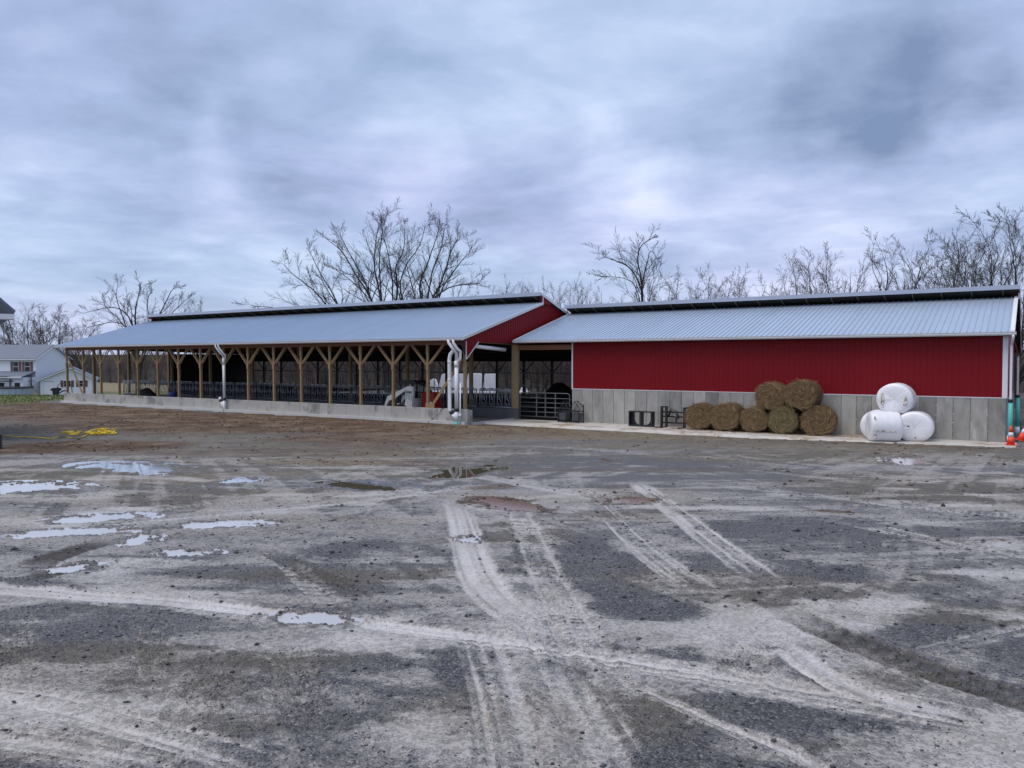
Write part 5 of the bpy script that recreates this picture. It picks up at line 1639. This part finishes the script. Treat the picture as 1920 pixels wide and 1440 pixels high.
# big cluster left of centre
A_l = [([(668, 735), (650, 640), (628, 580), (590, 560), (548, 572), (500, 560), (455, 556)], .26), ([(668, 735), (652, 640), (612, 560), (585, 525), (545, 495), (528, 475)], .26),
       ([(670, 735), (660, 640), (632, 565), (615, 527), (590, 490), (566, 438)], .26), ([(672, 735), (664, 620), (632, 560), (612, 530), (595, 500), (600, 470)], .2)]
# crowns
ms, loc = traced(A_l, S_, 4, 670, -.15, (12, 12, 9)); place_tree('walnut_tree', ms, loc, 0, (.97, .97, .92), 'leaning bare tree reaching left over the open barn roof')
B_l = [([(725, 735), (716, 640), (700, 560), (680, 520), (658, 490), (636, 445), (604, 420)], .33), ([(726, 735), (724, 640), (712, 560), (708, 525), (695, 480), (697, 435), (704, 383)], .33),
       ([(728, 735), (732, 640), (742, 560), (744, 510), (737, 475), (755, 448), (757, 390)], .32), ([(730, 735), (742, 620), (760, 556), (748, 520), (765, 470), (790, 440), (800, 395)], .26),
       ([(727, 735), (718, 640), (692, 520), (660, 460), (640, 415)], .26), ([(728, 735), (726, 620), (715, 500), (720, 440), (730, 390)], .24), ([(722, 735), (712, 620), (690, 540), (655, 505), (620, 480)], .22),
       ([(729, 735), (738, 600), (738, 500), (725, 430), (715, 400)], .22)]
ms, loc = traced(B_l, S_ + 1, 8, 727, -.15, (12, 12, 9)); place_tree('walnut_tree', ms, loc, 0, (.97, .97, .92), 'largest many-stemmed bare tree behind the open barn, tallest of the cluster')
C_l = [([(800, 735), (796, 640), (792, 556), (782, 515), (800, 470), (812, 430), (822, 395)], .32), ([(802, 735), (804, 640), (806, 556), (830, 515), (842, 480), (850, 450), (862, 430)], .32),
       ([(803, 735), (808, 640), (815, 550), (840, 525), (875, 520), (905, 518)], .26), ([(802, 735), (806, 620), (828, 525), (860, 480), (885, 450)], .26), ([(800, 735), (797, 620), (778, 540), (770, 500), (760, 460)], .24),
       ([(801, 735), (800, 600), (806, 500), (830, 440), (835, 400)], .24), ([(803, 735), (812, 600), (850, 545), (885, 545)], .2)]
ms, loc = traced(C_l, S_ - 2, 15, 802, -.15, (12, 12, 9)); place_tree('walnut_tree', ms, loc, 0, (.97, .97, .92), 'spreading bare tree on the right side of the big cluster')
# lone tree above the left end of the red barn
D_l = [([(1206, 735), (1204, 640), (1202, 550), (1193, 510), (1170, 480), (1140, 470), (1122, 465)], .26), ([(1206, 735), (1205, 620), (1203, 540), (1200, 500), (1190, 470), (1195, 440), (1215, 428)], .26),
       ([(1206, 735), (1206, 600), (1203, 520), (1215, 470), (1222, 440), (1236, 460)], .2), ([(1205, 735), (1203, 600), (1190, 520), (1160, 505), (1120, 505)], .16), ([(1206, 735), (1206, 600), (1218, 520), (1230, 495)], .14)]
ms, loc = traced(D_l, 72, 21, 1206, -.15, (10, 11, 9)); place_tree('walnut_tree', ms, loc, 0, (.97, .97, .92), 'tall crooked bare tree above the left end of the red barn roof')
# tree above the far end of the open barn
E_l = [([(258, 735), (258, 690), (258, 640), (257, 600), (256, 585)], .62), ([(258, 735), (257, 660), (256, 600), (255, 570), (262, 545), (268, 515)], .34), ([(257, 735), (256, 660), (252, 600), (238, 570), (210, 560), (158, 575)], .28), ([(257, 735), (255, 660), (245, 605), (225, 590), (185, 600), (170, 605)], .24),
       ([(258, 735), (262, 650), (288, 595), (300, 560), (315, 525), (320, 520)], .28), ([(258, 735), (262, 650), (290, 600), (285, 550), (300, 530)], .2), ([(258, 735), (256, 640), (240, 580), (232, 545), (240, 520)], .22),
       ([(258, 735), (265, 650), (300, 590), (330, 555), (344, 540)], .24), ([(257, 735), (255, 640), (225, 590), (190, 560), (185, 540)], .2)]
ms, loc = traced(E_l, 96, 33, 258, -1.0, (10, 11, 9), .009); place_tree('maple_tree', ms, loc, 0, (.97, .97, .92), 'wide bare tree above the far left end of the open barn')

# generic crowns, shared and turned
def generic(seed, H, wid, nst, fork, child=(8, 11, 8), up=.12, rmin=.0075):
    rs = np.random.RandomState(seed); limbs = []
    for k in range(nst):
        a = 2 * math.pi * (k + rs.uniform(-.3, .3)) / nst; o = rs.uniform(.35, 1.0) if k else .12
        tip_ = np.array([math.cos(a) * wid * o, math.sin(a) * wid * o, H * rs.uniform(.72, 1.0) if k else H])
        f_ = fork * H * rs.uniform(.8, 1.25)
        P_ = [(0, 0, 0), (rs.normal(0, .08), rs.normal(0, .08), f_ * .6), (tip_[0] * .14, tip_[1] * .14, f_)]
        for q in (.35, .6, .8):
            P_.append((tip_[0] * (q ** .8) + rs.normal(0, .25), tip_[1] * (q ** .8) + rs.normal(0, .25), f_ + (tip_[2] - f_) * q))
        P_.append(tuple(tip_))
        limbs.append((P_, H * .009 * (1.0 if k == 0 else .7), .010))
    return tree_meshes('g', *grow(rs, limbs, 3, up=up, child=child, rmin=rmin, lens=(.36, .46, .36)))


GEN = [generic(101, 12.5, 6.2, 9, .30), generic(102, 11.5, 5.2, 8, .36), generic(103, 13.0, 4.4, 7, .42), generic(104, 10.0, 2.8, 5, .3, (6, 8, 5)), generic(105, 12.0, 5.4, 12, .24, (10, 11, 9))]
GENH = [12.5, 11.5, 13.0, 10.0, 12.0]


def gt(px, ytop, S, gi, rz, lab, mat=M_bark, name='bare_tree', gz0=-.2, grp='bare trees behind the barns', wide=1.0):
    p = atS(px, ytop, S); sc = (p[2] - gz0) / (GENH[gi] * 1.12)
    place_tree(name, GEN[gi], (p[0], p[1], gz0), rz, (sc * wide, sc * wide, sc), lab, mat, grp)


gt(48, 560, 128, 4, .3, 'dense bare tree straight above the farmhouse roof, left one', gz0=-2.1, grp='bare trees behind the farmhouse', wide=1.15)
gt(112, 580, 128, 4, 2.9, 'bare tree above the farmhouse gable, right of the dense one', gz0=-2.1, grp='bare trees behind the farmhouse', wide=1.3)
gt(12, 590, 150, 1, 2.9, 'bare tree cut by the left edge of the picture', gz0=-2.1, grp='bare trees behind the farmhouse', mat=M_barkg)
gt(78, 572, 132, 0, 4.4, 'bare tree filling the gap between the two crowns above the farmhouse', gz0=-2.1, grp='bare trees behind the farmhouse', wide=1.2)
gt(150, 600, 130, 1, .7, 'low bare tree between the farmhouse trees and the barn roof', gz0=-2.1, grp='bare trees behind the farmhouse', wide=1.2)
gt(368, 552, 120, 1, 1.2, 'small pale bare tree just left of the ridge vent end', gz0=-1, mat=M_barkg)
RT = [(1260, 495, 74, 1, .4, 'low bushy bare tree right of the tall crooked one'), (1325, 492, 76, 2, 1.4, 'slim pale bare tree above the red barn, second right of the crooked one'),
      (1392, 494, 80, 0, 2.4, 'rounded bare tree above the middle of the red barn roof'), (1442, 500, 76, 3, .9, 'small bare tree right of the rounded one'),
      (1500, 462, 70, 1, 3.1, 'leaning bare tree left of the twin crowns above the red barn'), (1552, 452, 70, 2, 5.0, 'airy bare tree with upright twigs above the right half of the roof'),
      (1665, 436, 66, 0, 4.1, 'broad fan-shaped bare tree above the right part of the red roof'), (1745, 460, 72, 4, .2, 'faint bare tree between the fan-shaped tree and the tall right group'),
      (1800, 402, 60, 2, 2.2, 'tall bare tree near the right end of the red barn'), (1852, 398, 62, 1, 1.1, 'tall forked bare tree second from the right edge'),
      (1912, 376, 55, 4, 3.6, 'tallest bare tree at the right edge of the picture'), (1160, 530, 90, 3, .5, 'thin bare tree left of the tall crooked one'),
      (1700, 480, 84, 3, 2.6, 'background bare tree behind the fan-shaped one'), (1600, 485, 86, 3, 4.4, 'background bare tree between the airy and the fan-shaped trees')]
for i, a in enumerate(RT):
    gt(*a, mat=M_bark if i in (0, 4, 6, 8, 9, 10) else M_barkg)
for i, (px, yt) in enumerate(((922, 520), (945, 512), (972, 510), (998, 518), (1020, 516), (1045, 512), (1066, 520), (1085, 508), (1105, 516), (1128, 522))):
    gt(px, yt, 92 + (i * 37 % 11), (3, 2, 3)[i % 3], i * 1.3, 'slender pale sapling behind the barn junction, %s in the row from the left' % ('first', 'second', 'third', 'fourth', 'fifth', 'sixth', 'seventh', 'eighth', 'ninth', 'last')[i], mat=M_barkg, name='sapling', grp='saplings behind the barn junction', wide=.8)

# woods behind: a bank and a dense mass of winter brush -------------------------------
path = [atS(-700, 690, 210)[:2], atS(-100, 690, 205)[:2], atS(180, 690, 200)[:2], atS(330, 690, 170)[:2], atS(480, 690, 120)[:2], atS(650, 690, 100)[:2], atS(900, 690, 92)[:2], atS(1150, 690, 88)[:2], atS(1500, 690, 84)[:2], atS(1950, 690, 80)[:2], atS(2600, 690, 80)[:2]]
path = np.array(path)
hv = []; hf = []
for i, p in enumerate(path):
    d = path[min(i + 1, len(path) - 1)] - path[max(i - 1, 0)]; d /= np.linalg.norm(d); nrm = np.array([-d[1], d[0]])
    if nrm.dot(p) < 0: nrm = -nrm
    g0 = -2.3 if i < 4 else -.3
    ht = 7.6 if i < 4 else 5.2
    for k, (o_, z_) in enumerate(((0, g0), (6, g0 + ht * .4), (16, g0 + ht * .9), (40, g0 + ht), (160, g0 - 2))):
        hv.append((*(p + nrm * o_), z_))
for i in range(len(path) - 1):
    for k in range(4): hf.append((i * 5 + k, i * 5 + 5 + k, i * 5 + 6 + k, i * 5 + k + 1))
tag(link('hill', npmesh('hill', np.array(hv), np.array(hf), True), M_hill), 'low dark wooded bank behind the barns', kind='structure')
rs = np.random.RandomState(5)
sapl = []
for sdv in range(4):
    q = np.random.RandomState(200 + sdv)
    limbs = []
    for k in range(4):
        tip_ = q.normal(0, .9, 2); hh = q.uniform(3.5, 6)
        limbs.append(([(0, 0, 0), (tip_[0] * .2, tip_[1] * .2, hh * .4), (tip_[0], tip_[1], hh)], .055, .015))
    f1, c1 = grow(q, limbs, 1, up=.4, child=(11,), rmin=.02, lens=(.45,), spread=1.0)
    sapl.append(tubes(f1 + c1, lambda r: 3))
VV = []; FF = []; off = 0
for k in range(620):
    i = rs.uniform(0, len(path) - 1.001); i0 = int(i); p = path[i0] * (1 - i + i0) + path[i0 + 1] * (i - i0)
    if rs.uniform() < .5: i = rs.uniform(3.2, 7.6); i0 = int(i); p = path[i0] * (1 - i + i0) + path[i0 + 1] * (i - i0)
    d = path[i0 + 1] - path[i0]; d /= np.linalg.norm(d); nrm = np.array([-d[1], d[0]])
    if nrm.dot(p) < 0: nrm = -nrm
    o_ = rs.uniform(-7, 14); p = p + nrm * o_
    v, f = sapl[rs.randint(4)]
    a = rs.uniform(0, 6.28); sc = rs.uniform(.6, 1.25) * (1.35 if i0 < 4 else 1)
    cs, sn = math.cos(a), math.sin(a)
    w_ = v.copy() * sc; x_ = w_[:, 0] * cs - w_[:, 1] * sn; y_ = w_[:, 0] * sn + w_[:, 1] * cs
    w_[:, 0] = x_ + p[0]; w_[:, 1] = y_ + p[1]; w_[:, 2] += (-2.4 if i0 < 4 else -.35) + max(0, o_) * .17
    VV.append(w_); FF.append(f + off); off += len(v)
tag(link('woods', npmesh('woods', np.concatenate(VV), np.concatenate(FF)), M_brush), 'dense grey-brown winter brush and woods behind the barns', 'woods', kind='stuff')

# ------------------------------------------------------------------ loose stones on the yard
rs = np.random.RandomState(17)
base_v = np.array([(1, 0, 0), (-1, 0, 0), (0, 1, 0), (0, -1, 0), (0, 0, 1), (0, 0, -.6)], float)
base_f = np.array([(0, 2, 4), (2, 1, 4), (1, 3, 4), (3, 0, 4), (2, 0, 5), (1, 2, 5), (3, 1, 5), (0, 3, 5)])
N_ = 60000
s_r = 2.4 + (rs.uniform(0, 1, N_) ** 1.9) * 13.5
l_r = rs.uniform(-.72, .72, N_) * s_r
wx = CT * l_r - ST * s_r; wy = ST * l_r + CT * s_r
# nearest ground vertex gives the height and the surface
ri = np.clip(np.searchsorted(rows, s_r), 1, nr - 1)
ci = np.clip(np.round((l_r / s_r + math.tan(half)) / (2 * math.tan(half)) * 999).astype(int), 0, 999)
vid = ri * nc + ci
keep = rs.uniform(0, 1, N_) < np.clip(1.0 - .8 * mud[vid] - .75 * wet[vid], .05, 1)
s_r, wx, wy, vid = s_r[keep], wx[keep], wy[keep], vid[keep]
n_ = len(vid)
sz = .0035 + .007 * rs.uniform(0, 1, n_) ** 2.2 + (rs.uniform(0, 1, n_) < .045) * rs.uniform(.004, .018, n_)
sz *= np.clip(s_r / 6, .75, 1.5)
sv = np.repeat(base_v[None], n_, 0) * (1 + rs.uniform(-.4, .4, (n_, 6, 3)))
sv = sv * sz[:, None, None] * np.stack([rs.uniform(.8, 1.6, n_), rs.uniform(.7, 1.1, n_), rs.uniform(.4, .8, n_)], 1)[:, None, :]
an = rs.uniform(0, 6.28, n_); cs, sn = np.cos(an)[:, None], np.sin(an)[:, None]
x_ = sv[:, :, 0] * cs - sv[:, :, 1] * sn; y_ = sv[:, :, 0] * sn + sv[:, :, 1] * cs
sv[:, :, 0] = x_ + wx[:, None]; sv[:, :, 1] = y_ + wy[:, None]; sv[:, :, 2] += (Z[vid] + sz * .15)[:, None]
sf = (base_f[None] + (np.arange(n_) * 6)[:, None, None]).reshape(-1, 3)
M_stone = straw_mat('gravel stones', (.06, .063, .07), (.17, .17, .17))
tag(link('gravel', npmesh('gravel', sv.reshape(-1, 3), sf), M_stone), 'loose grey gravel stones strewn over the yard', 'gravel', kind='stuff')

# grass on the lawn at the far left ---------------------------------------------------
n_ = 9000
px_ = rs.uniform(-120, 140, n_); d_s = rs.uniform(50, 112, n_)
gl = (px_ - 960) / F * d_s
wx = CT * gl - ST * d_s; wy = ST * gl + CT * d_s
ok_ = (wx < X0 - 2.5) & (((wx - la[0]) * ln_[0] + (wy - la[1]) * ln_[1]) > 0)
wx, wy = wx[ok_], wy[ok_]; n_ = len(wx)
zg = G(wx, wy); hh = rs.uniform(.05, .14, n_); an = rs.uniform(0, 6.28, n_)
gv = np.zeros((n_, 3, 3)); wdt = .05
gv[:, 0] = np.stack([wx - wdt * np.cos(an), wy - wdt * np.sin(an), zg], 1); gv[:, 1] = np.stack([wx + wdt * np.cos(an), wy + wdt * np.sin(an), zg], 1)
gv[:, 2] = np.stack([wx + rs.normal(0, .04, n_), wy + rs.normal(0, .04, n_), zg + hh], 1)
M_grass = straw_mat('lawn grass', (.10, .145, .035), (.21, .22, .08))
tag(link('grass', npmesh('grass', gv.reshape(-1, 3), np.arange(n_ * 3).reshape(-1, 3)), M_grass), 'short green lawn grass by the farmhouse', 'grass', kind='stuff')

# dirt clods on the brown strip and the churned soil in front of the barns -------------
n_ = 26000
cx_ = rs.uniform(-74, 0, n_); cy_ = rs.uniform(12, 33.4, n_)
cs_ = sdep(cx_, cy_); cl_ = slat(cx_, cy_)
ri = np.clip(np.searchsorted(rows, cs_), 1, nr - 1)
ci = np.clip(np.round((cl_ / np.maximum(cs_, .1) + math.tan(half)) / (2 * math.tan(half)) * 999).astype(int), 0, 999)
vid = ri * nc + ci
inview = np.abs(cl_ / np.maximum(cs_, .1)) < .78
keep = inview & (rs.uniform(0, 1, n_) < np.maximum(brown, .45 * olive)[vid] * (.15 + .85 * sst(.45, .65, fbm(cx_ * .5, cy_ * .9, 3, 123)))) & ((cy_ < Y1 - .5) | (cx_ > X16 + 1))
wx, wy, vid = cx_[keep], cy_[keep], vid[keep]; n_ = len(wx)
sz = .014 + .05 * rs.uniform(0, 1, n_) ** 3
sv = np.repeat(base_v[None], n_, 0) * (1 + rs.uniform(-.4, .4, (n_, 6, 3)))
sv = sv * sz[:, None, None] * np.array([1.3, 1.0, .7])
an = rs.uniform(0, 6.28, n_); cs, sn = np.cos(an)[:, None], np.sin(an)[:, None]
x_ = sv[:, :, 0] * cs - sv[:, :, 1] * sn; y_ = sv[:, :, 0] * sn + sv[:, :, 1] * cs
sv[:, :, 0] = x_ + wx[:, None]; sv[:, :, 1] = y_ + wy[:, None]; sv[:, :, 2] += (Z[vid] + sz * .2)[:, None]
sf = (base_f[None] + (np.arange(n_) * 6)[:, None, None]).reshape(-1, 3)
M_clod = straw_mat('dirt clods', (.10, .068, .045), (.20, .145, .10))
tag(link('dirt_clods', npmesh('dirt_clods', sv.reshape(-1, 3), sf), M_clod), 'brown dirt clods strewn in front of the barns', 'dirt', kind='stuff')
